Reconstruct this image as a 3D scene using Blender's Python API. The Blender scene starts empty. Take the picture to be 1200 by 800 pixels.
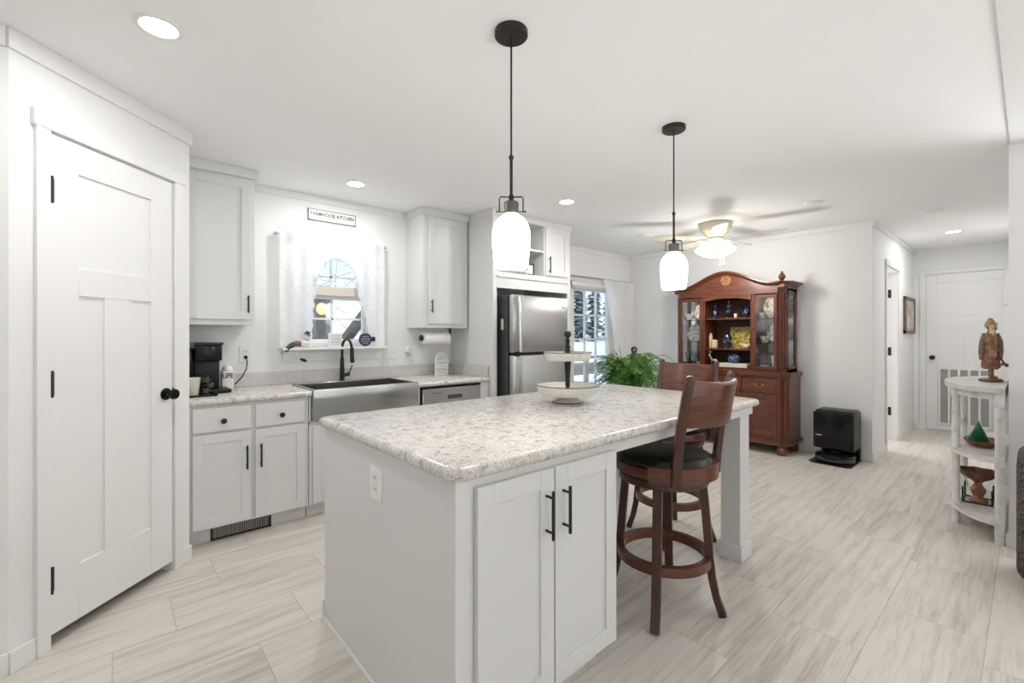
import bpy, bmesh, math, random
from mathutils import Matrix, Vector
random.seed(7)
PI = math.pi
SC = bpy.context.scene
COL = SC.collection

# ------------------------------------------------------------------ camera, world, light, exposure
F_PX, YAW, CY, CAM_H = 532.0, 0.851, 392.5, 1.285
cam = bpy.data.cameras.new('camera')
cam.sensor_width = 36.0
cam.lens = 36.0 * F_PX / 1200.0
cam.shift_y = (CY - 400.0) / 1200.0
cam.clip_start = 0.02
cam_o = bpy.data.objects.new('camera', cam)
COL.objects.link(cam_o)
cam_o.location = (0, 0, CAM_H)
cam_o.rotation_euler = (PI / 2, 0, YAW - PI / 2)
SC.camera = cam_o

SC.view_settings.view_transform = 'Standard'
SC.view_settings.look = 'None'
SC.view_settings.exposure = 0.19
SC.view_settings.gamma = 1.0
SC.view_settings.use_curve_mapping = False
SC.cycles.max_bounces = 12
SC.cycles.diffuse_bounces = 6
SC.cycles.transparent_max_bounces = 16
SC.cycles.sample_clamp_indirect = 8.0

WORLD_STRENGTH = 1.1
wd = bpy.data.worlds.new('sky')
SC.world = wd
wd.use_nodes = True
wn = wd.node_tree
wn.nodes.clear()
w_out = wn.nodes.new('ShaderNodeOutputWorld')
w_bg = wn.nodes.new('ShaderNodeBackground')
w_tc = wn.nodes.new('ShaderNodeTexCoord')
w_sep = wn.nodes.new('ShaderNodeSeparateXYZ')
w_rmp = wn.nodes.new('ShaderNodeValToRGB')
w_rmp.color_ramp.elements[0].position = 0.0
w_rmp.color_ramp.elements[0].color = (0.98, 0.98, 0.99, 1)
w_rmp.color_ramp.elements[1].position = 0.35
w_rmp.color_ramp.elements[1].color = (0.42, 0.68, 1.0, 1)
wn.links.new(w_tc.outputs['Generated'], w_sep.inputs[0])
wn.links.new(w_sep.outputs['Z'], w_rmp.inputs[0])
wn.links.new(w_rmp.outputs[0], w_bg.inputs[0])
w_bg.inputs[1].default_value = WORLD_STRENGTH
wn.links.new(w_bg.outputs[0], w_out.inputs[0])

CAN_POWER = 8.6
PENDANT_POWER = 0.6
FAN_POWER = 24.5

# unseen area lights: ceiling fill added behind the camera, bedroom light off the hall
def unseen_light(name, loc, size_x, size_y, power, rot, color=(1, 1, 1)):
    l = bpy.data.lights.new(name, 'AREA')
    l.shape = 'RECTANGLE'
    l.size, l.size_y = size_x, size_y
    l.energy = power
    l.color = color
    o = bpy.data.objects.new(name, l)
    o.location = loc
    o.rotation_euler = rot
    COL.objects.link(o)
unseen_light('ceiling_fill_light', (0.8, -2.6, 0.7), 2.0, 1.0, 45, (PI, 0, 0), (0.96, 0.98, 1.0))
unseen_light('ceiling_fill_light', (5.6, -1.2, 0.9), 2.0, 1.0, 76, (PI, 0, 0), (0.96, 0.98, 1.0))
unseen_light('bedroom_light', (7.0, 2.5, 1.5), 1.2, 1.2, 27, (-PI / 2, 0, 0), (1.0, 0.99, 0.98))
sun = bpy.data.lights.new('sun', 'SUN')
sun.energy = 2.5
sun.angle = 0.02
sun.color = (1.0, 0.97, 0.92)
sun_o = bpy.data.objects.new('sun', sun)
COL.objects.link(sun_o)
sun_o.rotation_euler = (math.radians(35), math.radians(-12), 0)      # high sun from behind the house

CEIL = 2.45

# ------------------------------------------------------------------ materials
def new_mat(name):
    m = bpy.data.materials.new(name)
    m.use_nodes = True
    nt = m.node_tree
    return m, nt, nt.nodes['Principled BSDF']

def coords(nt, scale=(1, 1, 1), kind='Object'):
    tc = nt.nodes.new('ShaderNodeTexCoord')
    mp = nt.nodes.new('ShaderNodeMapping')
    mp.inputs['Scale'].default_value = scale
    nt.links.new(tc.outputs[kind], mp.inputs[0])
    return mp

def noise(nt, vec, scale, detail=4, rough=0.5, dist=0.0):
    n = nt.nodes.new('ShaderNodeTexNoise')
    n.inputs['Scale'].default_value = scale
    n.inputs['Detail'].default_value = detail
    n.inputs['Roughness'].default_value = rough
    n.inputs['Distortion'].default_value = dist
    nt.links.new(vec, n.inputs['Vector'])
    return n

def ramp(nt, fac, stops):
    r = nt.nodes.new('ShaderNodeValToRGB')
    e = r.color_ramp.elements
    while len(e) < len(stops):
        e.new(0.5)
    for i, (p, c) in enumerate(stops):
        e[i].position = p
        e[i].color = (c[0], c[1], c[2], 1)
    nt.links.new(fac, r.inputs[0])
    return r

def plain(name, c, rough=0.5, metal=0.0, var=0.03, scale=6.0, bump=0.0, bscale=60.0, coat=0.0, spec=None):
    m, nt, p = new_mat(name)
    mp = coords(nt)
    n = noise(nt, mp.outputs[0], scale)
    lo = [max(0, x * (1 - var)) for x in c]
    hi = [min(1, x * (1 + var)) for x in c]
    r = ramp(nt, n.outputs['Fac'], [(0.3, lo), (0.7, hi)])
    nt.links.new(r.outputs[0], p.inputs['Base Color'])
    p.inputs['Roughness'].default_value = rough
    p.inputs['Metallic'].default_value = metal
    if coat:
        p.inputs['Coat Weight'].default_value = coat
        p.inputs['Coat Roughness'].default_value = 0.15
    if spec is not None:
        p.inputs['Specular IOR Level'].default_value = spec
    if bump:
        n2 = noise(nt, mp.outputs[0], bscale, 3)
        b = nt.nodes.new('ShaderNodeBump')
        b.inputs['Strength'].default_value = bump
        b.inputs['Distance'].default_value = 0.002
        nt.links.new(n2.outputs['Fac'], b.inputs['Height'])
        nt.links.new(b.outputs[0], p.inputs['Normal'])
    return m

def wood(name, dark, light, rough=0.35, grain=(9, 9, 1.0), coat=0.3):
    m, nt, p = new_mat(name)
    mp = coords(nt, grain)
    n = noise(nt, mp.outputs[0], 3.0, 6, 0.6, 1.2)
    n2 = noise(nt, mp.outputs[0], 14.0, 3, 0.6)
    mx = nt.nodes.new('ShaderNodeMath')
    mx.operation = 'MULTIPLY_ADD'
    mx.inputs[1].default_value = 0.3
    nt.links.new(n2.outputs['Fac'], mx.inputs[0])
    nt.links.new(n.outputs['Fac'], mx.inputs[2])
    r = ramp(nt, mx.outputs[0], [(0.42, dark), (0.85, light)])
    nt.links.new(r.outputs[0], p.inputs['Base Color'])
    p.inputs['Roughness'].default_value = rough
    p.inputs['Coat Weight'].default_value = coat
    p.inputs['Coat Roughness'].default_value = 0.2
    return m

def emit(name, c, s):
    m, nt, p = new_mat(name)
    p.inputs['Base Color'].default_value = (c[0], c[1], c[2], 1)
    p.inputs['Emission Color'].default_value = (c[0], c[1], c[2], 1)
    p.inputs['Emission Strength'].default_value = s
    mp = coords(nt)
    n = noise(nt, mp.outputs[0], 8)
    r = ramp(nt, n.outputs['Fac'], [(0.2, [0.28] * 3), (0.8, [0.34] * 3)])
    nt.links.new(r.outputs[0], p.inputs['Roughness'])
    return m

def pane_glass(name, tint=(1, 1, 1), gloss=0.08):
    m = bpy.data.materials.new(name)
    m.use_nodes = True
    nt = m.node_tree
    nt.nodes.clear()
    out = nt.nodes.new('ShaderNodeOutputMaterial')
    tr = nt.nodes.new('ShaderNodeBsdfTransparent')
    tr.inputs[0].default_value = (tint[0], tint[1], tint[2], 1)
    gl = nt.nodes.new('ShaderNodeBsdfGlossy')
    gl.inputs['Roughness'].default_value = 0.02
    lw = nt.nodes.new('ShaderNodeLayerWeight')
    pw = nt.nodes.new('ShaderNodeMath')
    pw.operation = 'POWER'
    pw.inputs[1].default_value = 4.0
    nt.links.new(lw.outputs['Facing'], pw.inputs[0])
    ad = nt.nodes.new('ShaderNodeMath')
    ad.operation = 'MULTIPLY_ADD'
    ad.inputs[1].default_value = 0.5
    ad.inputs[2].default_value = gloss
    mx = nt.nodes.new('ShaderNodeMixShader')
    nt.links.new(pw.outputs[0], ad.inputs[0])
    nt.links.new(ad.outputs[0], mx.inputs[0])
    nt.links.new(tr.outputs[0], mx.inputs[1])
    nt.links.new(gl.outputs[0], mx.inputs[2])
    nt.links.new(mx.outputs[0], out.inputs[0])
    return m

def cloth_sheer(name, c, opacity, lace=0.0, scale=45.0):
    """translucent curtain cloth; lace > 0 opens small holes in a pattern"""
    m = bpy.data.materials.new(name)
    m.use_nodes = True
    nt = m.node_tree
    nt.nodes.clear()
    out = nt.nodes.new('ShaderNodeOutputMaterial')
    tr = nt.nodes.new('ShaderNodeBsdfTransparent')
    df = nt.nodes.new('ShaderNodeBsdfDiffuse')
    tl = nt.nodes.new('ShaderNodeBsdfTranslucent')
    for n in (df, tl):
        n.inputs[0].default_value = (c[0], c[1], c[2], 1)
    m1 = nt.nodes.new('ShaderNodeMixShader')
    m1.inputs[0].default_value = 0.45
    nt.links.new(df.outputs[0], m1.inputs[1])
    nt.links.new(tl.outputs[0], m1.inputs[2])
    m2 = nt.nodes.new('ShaderNodeMixShader')
    nt.links.new(tr.outputs[0], m2.inputs[1])
    nt.links.new(m1.outputs[0], m2.inputs[2])
    mp = coords(nt)
    v = nt.nodes.new('ShaderNodeTexVoronoi')
    v.inputs['Scale'].default_value = scale
    nt.links.new(mp.outputs[0], v.inputs['Vector'])
    r = ramp(nt, v.outputs['Distance'], [(0.25, [opacity - lace] * 3), (0.5, [min(1, opacity + lace * 0.4)] * 3)])
    nt.links.new(r.outputs[0], m2.inputs[0])
    nt.links.new(m2.outputs[0], out.inputs[0])
    return m

def floor_mat():
    m, nt, p = new_mat('vinyl_tile')
    tc = nt.nodes.new('ShaderNodeTexCoord')
    sp = nt.nodes.new('ShaderNodeSeparateXYZ')
    nt.links.new(tc.outputs['Object'], sp.inputs[0])
    def M(op, a, b=None, c=None):
        n = nt.nodes.new('ShaderNodeMath')
        n.operation = op
        for i, v in enumerate((a, b, c)):
            if v is None:
                continue
            if isinstance(v, (int, float)):
                n.inputs[i].default_value = v
            else:
                nt.links.new(v, n.inputs[i])
        return n.outputs[0]
    ry = M('DIVIDE', M('SUBTRACT', sp.outputs['Y'], 0.12), 0.333)
    row = M('FLOOR', ry)
    fy = M('FRACT', ry)
    rx = M('DIVIDE', M('SUBTRACT', M('SUBTRACT', sp.outputs['X'], 2.085), M('MULTIPLY', row, 0.21)), 0.67)
    col_ = M('FLOOR', rx)
    fx = M('FRACT', rx)
    def edge(f, w):
        d = M('MINIMUM', f, M('SUBTRACT', 1.0, f))
        return M('LESS_THAN', d, w)
    joint = M('MAXIMUM', edge(fy, 0.0052), edge(fx, 0.0026))
    cb = nt.nodes.new('ShaderNodeCombineXYZ')
    nt.links.new(row, cb.inputs[0])
    nt.links.new(col_, cb.inputs[1])
    wn_ = nt.nodes.new('ShaderNodeTexWhiteNoise')
    wn_.noise_dimensions = '3D'
    nt.links.new(cb.outputs[0], wn_.inputs['Vector'])
    # grain runs with the length of each tile and is shifted from tile to tile
    gv = nt.nodes.new('ShaderNodeCombineXYZ')
    nt.links.new(M('ADD', M('MULTIPLY', sp.outputs['X'], 1.1), M('MULTIPLY', wn_.outputs['Value'], 37.0)), gv.inputs[0])
    nt.links.new(M('MULTIPLY', sp.outputs['Y'], 17.0), gv.inputs[1])
    nt.links.new(M('MULTIPLY', wn_.outputs['Value'], 19.0), gv.inputs[2])
    n1 = noise(nt, gv.outputs[0], 1.5, 7, 0.62, 0.4)
    gv2 = nt.nodes.new('ShaderNodeCombineXYZ')
    nt.links.new(M('ADD', M('MULTIPLY', sp.outputs['X'], 3.0), M('MULTIPLY', wn_.outputs['Value'], 11.0)), gv2.inputs[0])
    nt.links.new(M('MULTIPLY', sp.outputs['Y'], 60.0), gv2.inputs[1])
    n2 = noise(nt, gv2.outputs[0], 2.0, 4, 0.6)
    f = M('ADD', M('MULTIPLY', n1.outputs['Fac'], 0.66), M('MULTIPLY', n2.outputs['Fac'], 0.34))
    f = M('ADD', f, M('MULTIPLY', M('SUBTRACT', wn_.outputs['Value'], 0.5), 0.09))
    r = ramp(nt, f, [(0.30, (0.44, 0.39, 0.335)), (0.42, (0.575, 0.53, 0.47)), (0.53, (0.685, 0.645, 0.585)), (0.72, (0.75, 0.715, 0.66))])
    mixj = nt.nodes.new('ShaderNodeMix')
    mixj.data_type = 'RGBA'
    mixj.inputs['B'].default_value = (0.36, 0.33, 0.29, 1)
    nt.links.new(M('MULTIPLY', joint, 0.65), mixj.inputs['Factor'])
    nt.links.new(r.outputs[0], mixj.inputs['A'])
    nt.links.new(mixj.outputs['Result'], p.inputs['Base Color'])
    p.inputs['Roughness'].default_value = 0.42
    b = nt.nodes.new('ShaderNodeBump')
    b.inputs['Strength'].default_value = 0.15
    b.inputs['Distance'].default_value = 0.001
    nt.links.new(M('SUBTRACT', n2.outputs['Fac'], joint), b.inputs['Height'])
    nt.links.new(b.outputs[0], p.inputs['Normal'])
    return m

def counter_mat():
    m, nt, p = new_mat('marbled_laminate')
    mp = coords(nt)
    n1 = noise(nt, mp.outputs[0], 26.0, 8, 0.68, 0.9)
    n2 = noise(nt, mp.outputs[0], 120.0, 5, 0.65)
    n3 = noise(nt, mp.outputs[0], 5.0, 3, 0.5)
    r1 = ramp(nt, n1.outputs['Fac'], [(0.32, (0.34, 0.31, 0.28)), (0.43, (0.57, 0.54, 0.50)), (0.51, (0.70, 0.69, 0.66)), (0.70, (0.76, 0.75, 0.725))])
    r2 = ramp(nt, n2.outputs['Fac'], [(0.34, (0.26, 0.24, 0.22)), (0.44, (0.86, 0.85, 0.84)), (0.6, (1, 1, 1))])
    mx = nt.nodes.new('ShaderNodeMix')
    mx.data_type = 'RGBA'
    mx.blend_type = 'MULTIPLY'
    mx.inputs['Factor'].default_value = 0.8
    nt.links.new(r1.outputs[0], mx.inputs['A'])
    nt.links.new(r2.outputs[0], mx.inputs['B'])
    mx2 = nt.nodes.new('ShaderNodeMix')
    mx2.data_type = 'RGBA'
    mx2.blend_type = 'MULTIPLY'
    mx2.inputs['Factor'].default_value = 0.5
    r3 = ramp(nt, n3.outputs['Fac'], [(0.35, (0.95, 0.91, 0.86)), (0.6, (1, 1, 1))])
    nt.links.new(mx.outputs['Result'], mx2.inputs['A'])
    nt.links.new(r3.outputs[0], mx2.inputs['B'])
    nt.links.new(mx2.outputs['Result'], p.inputs['Base Color'])
    p.inputs['Roughness'].default_value = 0.22
    return m

def steel_mat(name, axis_scale, c=(0.60, 0.60, 0.59), rough=0.26, aniso=0.0):
    m, nt, p = new_mat(name)
    mp = coords(nt, axis_scale)
    n = noise(nt, mp.outputs[0], 40, 3, 0.6)
    r = ramp(nt, n.outputs['Fac'], [(0.3, [rough - 0.03] * 3), (0.7, [rough + 0.05] * 3)])
    nt.links.new(r.outputs[0], p.inputs['Roughness'])
    p.inputs['Base Color'].default_value = (c[0], c[1], c[2], 1)
    p.inputs['Metallic'].default_value = 1.0
    if aniso:
        tg = nt.nodes.new('ShaderNodeTangent')
        tg.direction_type = 'RADIAL'
        tg.axis = 'Z'
        nt.links.new(tg.outputs[0], p.inputs['Tangent'])
        p.inputs['Anisotropic'].default_value = aniso
    return m

def spotted(name, stops, scale=20.0, rough=0.35, kind='noise', coat=0.0, detail=5, dist=0.0):
    m, nt, p = new_mat(name)
    mp = coords(nt)
    if kind == 'noise':
        f = noise(nt, mp.outputs[0], scale, detail, 0.6, dist).outputs['Fac']
    else:
        v = nt.nodes.new('ShaderNodeTexVoronoi')
        v.inputs['Scale'].default_value = scale
        nt.links.new(mp.outputs[0], v.inputs['Vector'])
        f = v.outputs['Distance']
    r = ramp(nt, f, stops)
    nt.links.new(r.outputs[0], p.inputs['Base Color'])
    p.inputs['Roughness'].default_value = rough
    p.inputs['Coat Weight'].default_value = coat
    return m

M_WALL = plain('wall_paint', (0.82, 0.82, 0.812), 0.65, var=0.008, scale=2, bump=0.03, bscale=180)
M_CEIL = plain('ceiling_paint', (0.92, 0.92, 0.918), 0.8, var=0.008, scale=2, bump=0.04, bscale=140)
M_TRIM = plain('trim_paint', (0.82, 0.82, 0.81), 0.4, var=0.006, scale=3)
M_CAB = plain('cabinet_paint', (0.70, 0.70, 0.695), 0.38, var=0.006, scale=3)
M_DOOR = plain('door_paint', (0.82, 0.82, 0.81), 0.42, var=0.006, scale=3)
M_FLOOR = floor_mat()
M_COUNTER = counter_mat()
M_STEEL = steel_mat('brushed_steel', (1, 1, 60), (0.55, 0.55, 0.545), 0.34, 0.85)
M_STEELH = steel_mat('brushed_steel_sink', (1, 1, 60), (0.46, 0.46, 0.45), 0.22, 0.7)
M_CHROME = steel_mat('handle_steel', (8, 8, 8), (0.75, 0.75, 0.74), 0.15)
M_BLACK = plain('matte_black_metal', (0.018, 0.017, 0.016), 0.38, 0.3, var=0.15, scale=20)
M_BRONZE = plain('oil_rubbed_bronze', (0.045, 0.04, 0.035), 0.34, 0.7, var=0.2, scale=15)
M_GUN = plain('brushed_gunmetal', (0.16, 0.14, 0.125), 0.35, 0.8, var=0.2, scale=25)
M_BLKPL = plain('black_plastic', (0.010, 0.010, 0.010), 0.34, var=0.2, scale=20, spec=0.28)
M_BLKGLOSS = plain('gloss_black_plastic', (0.008, 0.008, 0.008), 0.14, var=0.2, scale=10, spec=0.25)
M_DKGREY = plain('dark_grey_panel', (0.06, 0.06, 0.058), 0.42, var=0.1, scale=12)
M_WHPL = plain('white_plastic', (0.83, 0.83, 0.81), 0.35, var=0.01)
M_SLOT = plain('dark_slot', (0.05, 0.05, 0.05), 0.6, var=0.1)
M_TOEK = plain('toe_kick_paint', (0.70, 0.70, 0.69), 0.5, var=0.02)
M_WOODH = wood('cherry_wood', (0.056, 0.014, 0.007), (0.180, 0.050, 0.023), 0.3, (9, 9, 1.2))
M_WOODHX = wood('cherry_wood_across', (0.062, 0.015, 0.0075), (0.195, 0.055, 0.025), 0.3, (9, 1.2, 9))
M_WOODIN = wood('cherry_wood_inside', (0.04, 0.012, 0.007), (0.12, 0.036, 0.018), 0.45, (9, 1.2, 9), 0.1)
M_INLAY = spotted('marquetry_inlay', [(0.38, (0.12, 0.04, 0.015)), (0.6, (0.42, 0.20, 0.07))], 45, 0.3, coat=0.3)
M_WOODS = wood('stool_wood', (0.026, 0.008, 0.004), (0.085, 0.025, 0.012), 0.34, (10, 10, 1.5), 0.2)
M_WOODSX = wood('stool_wood_across', (0.040, 0.011, 0.005), (0.165, 0.046, 0.021), 0.32, (2, 2, 12), 0.25)
M_LEATHER = plain('black_leather', (0.008, 0.007, 0.0065), 0.22, var=0.25, scale=30, bump=0.15, bscale=220, spec=0.3)
M_FANMETAL = plain('champagne_metal', (0.52, 0.44, 0.30), 0.35, 0.6, var=0.05)
M_BRASS = plain('antique_brass', (0.30, 0.18, 0.075), 0.35, 0.9, var=0.2, scale=30)
M_GLOBE = emit('lit_frosted_glass', (1.0, 0.985, 0.96), 11.5)
M_FANGLOBE = emit('lit_fan_glass', (1.0, 0.975, 0.93), 5.0)
M_CANLENS = emit('lit_downlight_lens', (1.0, 0.99, 0.97), 20.0)
M_LANTERN = emit('lit_amber_glass', (1.0, 0.52, 0.22), 1.3)
M_CREAM = plain('cream_enamel', (0.66, 0.61, 0.48), 0.4, var=0.02)
M_BLADE = plain('cream_fan_blade', (0.68, 0.64, 0.53), 0.45, var=0.02)
M_GLASS = pane_glass('window_glass', (0.97, 0.99, 1.0), 0.04)
M_CABGLASS = pane_glass('cabinet_glass', (0.96, 0.97, 0.98), 0.10)
M_CLEAR = pane_glass('clear_glassware', (0.93, 0.95, 0.96), 0.18)
M_MIRROR = steel_mat('mirror_back', (1, 1, 1), (0.62, 0.66, 0.70), 0.06)
M_LACE = cloth_sheer('white_lace', (0.96, 0.96, 0.965), 0.92, 0.06, 55)
M_SHEER = cloth_sheer('white_sheer', (0.97, 0.965, 0.955), 0.90, 0.03, 200)
M_LEAF = spotted('fern_green', [(0.32, (0.018, 0.085, 0.008)), (0.52, (0.06, 0.21, 0.02)), (0.68, (0.24, 0.40, 0.07))], 14, 0.5)
M_STEM = plain('fern_stem', (0.10, 0.15, 0.03), 0.6, var=0.2)
M_TWIG = plain('dry_twig', (0.16, 0.10, 0.07), 0.8, var=0.3, scale=40)
M_POT = plain('terracotta_pot', (0.30, 0.13, 0.07), 0.7, var=0.15)
M_SOIL = plain('potting_soil', (0.03, 0.02, 0.015), 0.95, var=0.4, scale=60)
M_CERAM = spotted('speckled_cream_enamel', [(0.35, (0.45, 0.42, 0.37)), (0.42, (0.72, 0.70, 0.65)), (0.8, (0.82, 0.80, 0.76))], 110, 0.45)
M_WHWASH = spotted('whitewashed_wood', [(0.28, (0.55, 0.52, 0.48)), (0.42, (0.74, 0.73, 0.71)), (0.7, (0.83, 0.83, 0.82))], 14, 0.55)
M_TABTOP = spotted('worn_whitewash_top', [(0.28, (0.47, 0.43, 0.39)), (0.5, (0.66, 0.63, 0.59)), (0.75, (0.76, 0.75, 0.72))], 11, 0.5)
M_RESIN = spotted('carved_brown_resin', [(0.3, (0.10, 0.04, 0.02)), (0.55, (0.32, 0.15, 0.08)), (0.78, (0.52, 0.32, 0.19))], 32, 0.55)
M_TAN = spotted('carved_tan_robe', [(0.3, (0.20, 0.10, 0.05)), (0.6, (0.46, 0.29, 0.17)), (0.8, (0.66, 0.49, 0.33))], 38, 0.55)
M_REDBR = spotted('carved_russet_skirt', [(0.3, (0.12, 0.04, 0.03)), (0.65, (0.29, 0.12, 0.085)), (0.8, (0.40, 0.20, 0.145))], 38, 0.55)
M_GREYFUR = spotted('carved_grey_fur', [(0.3, (0.09, 0.055, 0.04)), (0.6, (0.28, 0.20, 0.155)), (0.8, (0.45, 0.37, 0.30))], 60, 0.7)
M_PINE = spotted('pine_green', [(0.3, (0.01, 0.07, 0.03)), (0.6, (0.03, 0.18, 0.075)), (0.8, (0.08, 0.28, 0.13))], 60, 0.35)
M_BROWNW = wood('brown_dough_bowl', (0.10, 0.035, 0.018), (0.28, 0.12, 0.065), 0.45, (6, 1, 6), 0.1)
M_RUST = spotted('rusty_brown_iron', [(0.3, (0.07, 0.03, 0.018)), (0.7, (0.20, 0.095, 0.05))], 25, 0.5)
M_COBALT = spotted('cobalt_glaze', [(0.40, (0.003, 0.004, 0.016)), (0.57, (0.007, 0.009, 0.040)), (0.65, (0.40, 0.42, 0.48)), (0.7, (0.70, 0.71, 0.73))], 22, 0.12, coat=0.5, dist=1.0)
M_DELFT = spotted('delft_glaze', [(0.42, (0.014, 0.025, 0.075)), (0.56, (0.10, 0.16, 0.32)), (0.66, (0.6, 0.66, 0.75))], 26, 0.15, coat=0.5)
M_WHGLAZE = plain('white_glaze', (0.80, 0.79, 0.76), 0.15, var=0.02)
M_FLORAL = spotted('floral_plate_glaze', [(0.36, (0.30, 0.14, 0.10)), (0.45, (0.55, 0.45, 0.35)), (0.52, (0.78, 0.75, 0.68)), (0.8, (0.82, 0.80, 0.75))], 26, 0.18, coat=0.4)
M_GOLDBOX = spotted('gilt_relief', [(0.35, (0.12, 0.07, 0.01)), (0.5, (0.45, 0.32, 0.05)), (0.7, (0.75, 0.62, 0.24))], 30, 0.4)
M_IVORY = spotted('ivory_resin', [(0.3, (0.50, 0.36, 0.18)), (0.6, (0.75, 0.62, 0.40)), (0.8, (0.82, 0.74, 0.56))], 40, 0.5)
M_SILVER = plain('tarnished_silver', (0.42, 0.40, 0.37), 0.25, 0.9, var=0.2, scale=30)
M_CREAMBOX = plain('cream_box', (0.75, 0.71, 0.60), 0.5, var=0.03)
M_FURTEX = spotted('speckled_brown_upholstery', [(0.36, (0.02, 0.015, 0.013)), (0.5, (0.07, 0.053, 0.046)), (0.64, (0.22, 0.18, 0.16))], 130, 0.85)
M_PAPER = plain('paper_towel', (0.86, 0.86, 0.84), 0.9, var=0.01, bump=0.3, bscale=260)
M_CUP = plain('cream_cup', (0.82, 0.78, 0.68), 0.4, var=0.03)
M_SIGNW = plain('sign_white', (0.82, 0.82, 0.80), 0.3, var=0.015)
M_INK = plain('sign_ink', (0.04, 0.04, 0.04), 0.6, var=0.1)
M_GREYSIGN = plain('sign_grey_ink', (0.27, 0.26, 0.25), 0.6, var=0.1)
M_NAVY = plain('navy_board', (0.025, 0.03, 0.055), 0.5, var=0.15)
M_NAVYINK = plain('pale_lettering', (0.70, 0.72, 0.76), 0.5, var=0.03)
M_DKGREEN = spotted('dark_green_foil', [(0.3, (0.012, 0.04, 0.018)), (0.7, (0.05, 0.10, 0.06))], 60, 0.3)
M_PICT = spotted('muted_landscape_print', [(0.3, (0.14, 0.10, 0.09)), (0.48, (0.42, 0.36, 0.31)), (0.6, (0.62, 0.60, 0.55)), (0.8, (0.70, 0.69, 0.65))], 6, 0.5)
M_PFRAME = wood('dark_picture_frame', (0.06, 0.035, 0.022), (0.17, 0.11, 0.075), 0.45, (9, 9, 1), 0.1)
M_VENTB = plain('bronze_register', (0.055, 0.047, 0.032), 0.45, 0.5, var=0.15)
M_GRILLE = plain('grey_grille_slats', (0.50, 0.51, 0.52), 0.5, var=0.02)
M_BRUSHN = plain('brushed_nickel', (0.55, 0.53, 0.5), 0.3, 0.9, var=0.05)
M_SNOW = plain('snow', (0.88, 0.90, 0.93), 0.9, var=0.02, scale=0.8)
M_BARK = plain('bark', (0.09, 0.08, 0.07), 0.9, var=0.4, scale=8)
M_CONIF = spotted('winter_conifer', [(0.35, (0.05, 0.08, 0.08)), (0.55, (0.16, 0.21, 0.22)), (0.68, (0.60, 0.66, 0.72))], 3.5, 0.9)
M_POSTG = plain('porch_post_paint', (0.42, 0.44, 0.38), 0.6, var=0.03)
M_DECKW = plain('weathered_deck_wood', (0.20, 0.18, 0.16), 0.8, var=0.2)
M_SIDING = plain('beige_siding', (0.60, 0.55, 0.48), 0.6, var=0.03)

# ------------------------------------------------------------------ mesh helpers
WORLD_OF = {}

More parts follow.
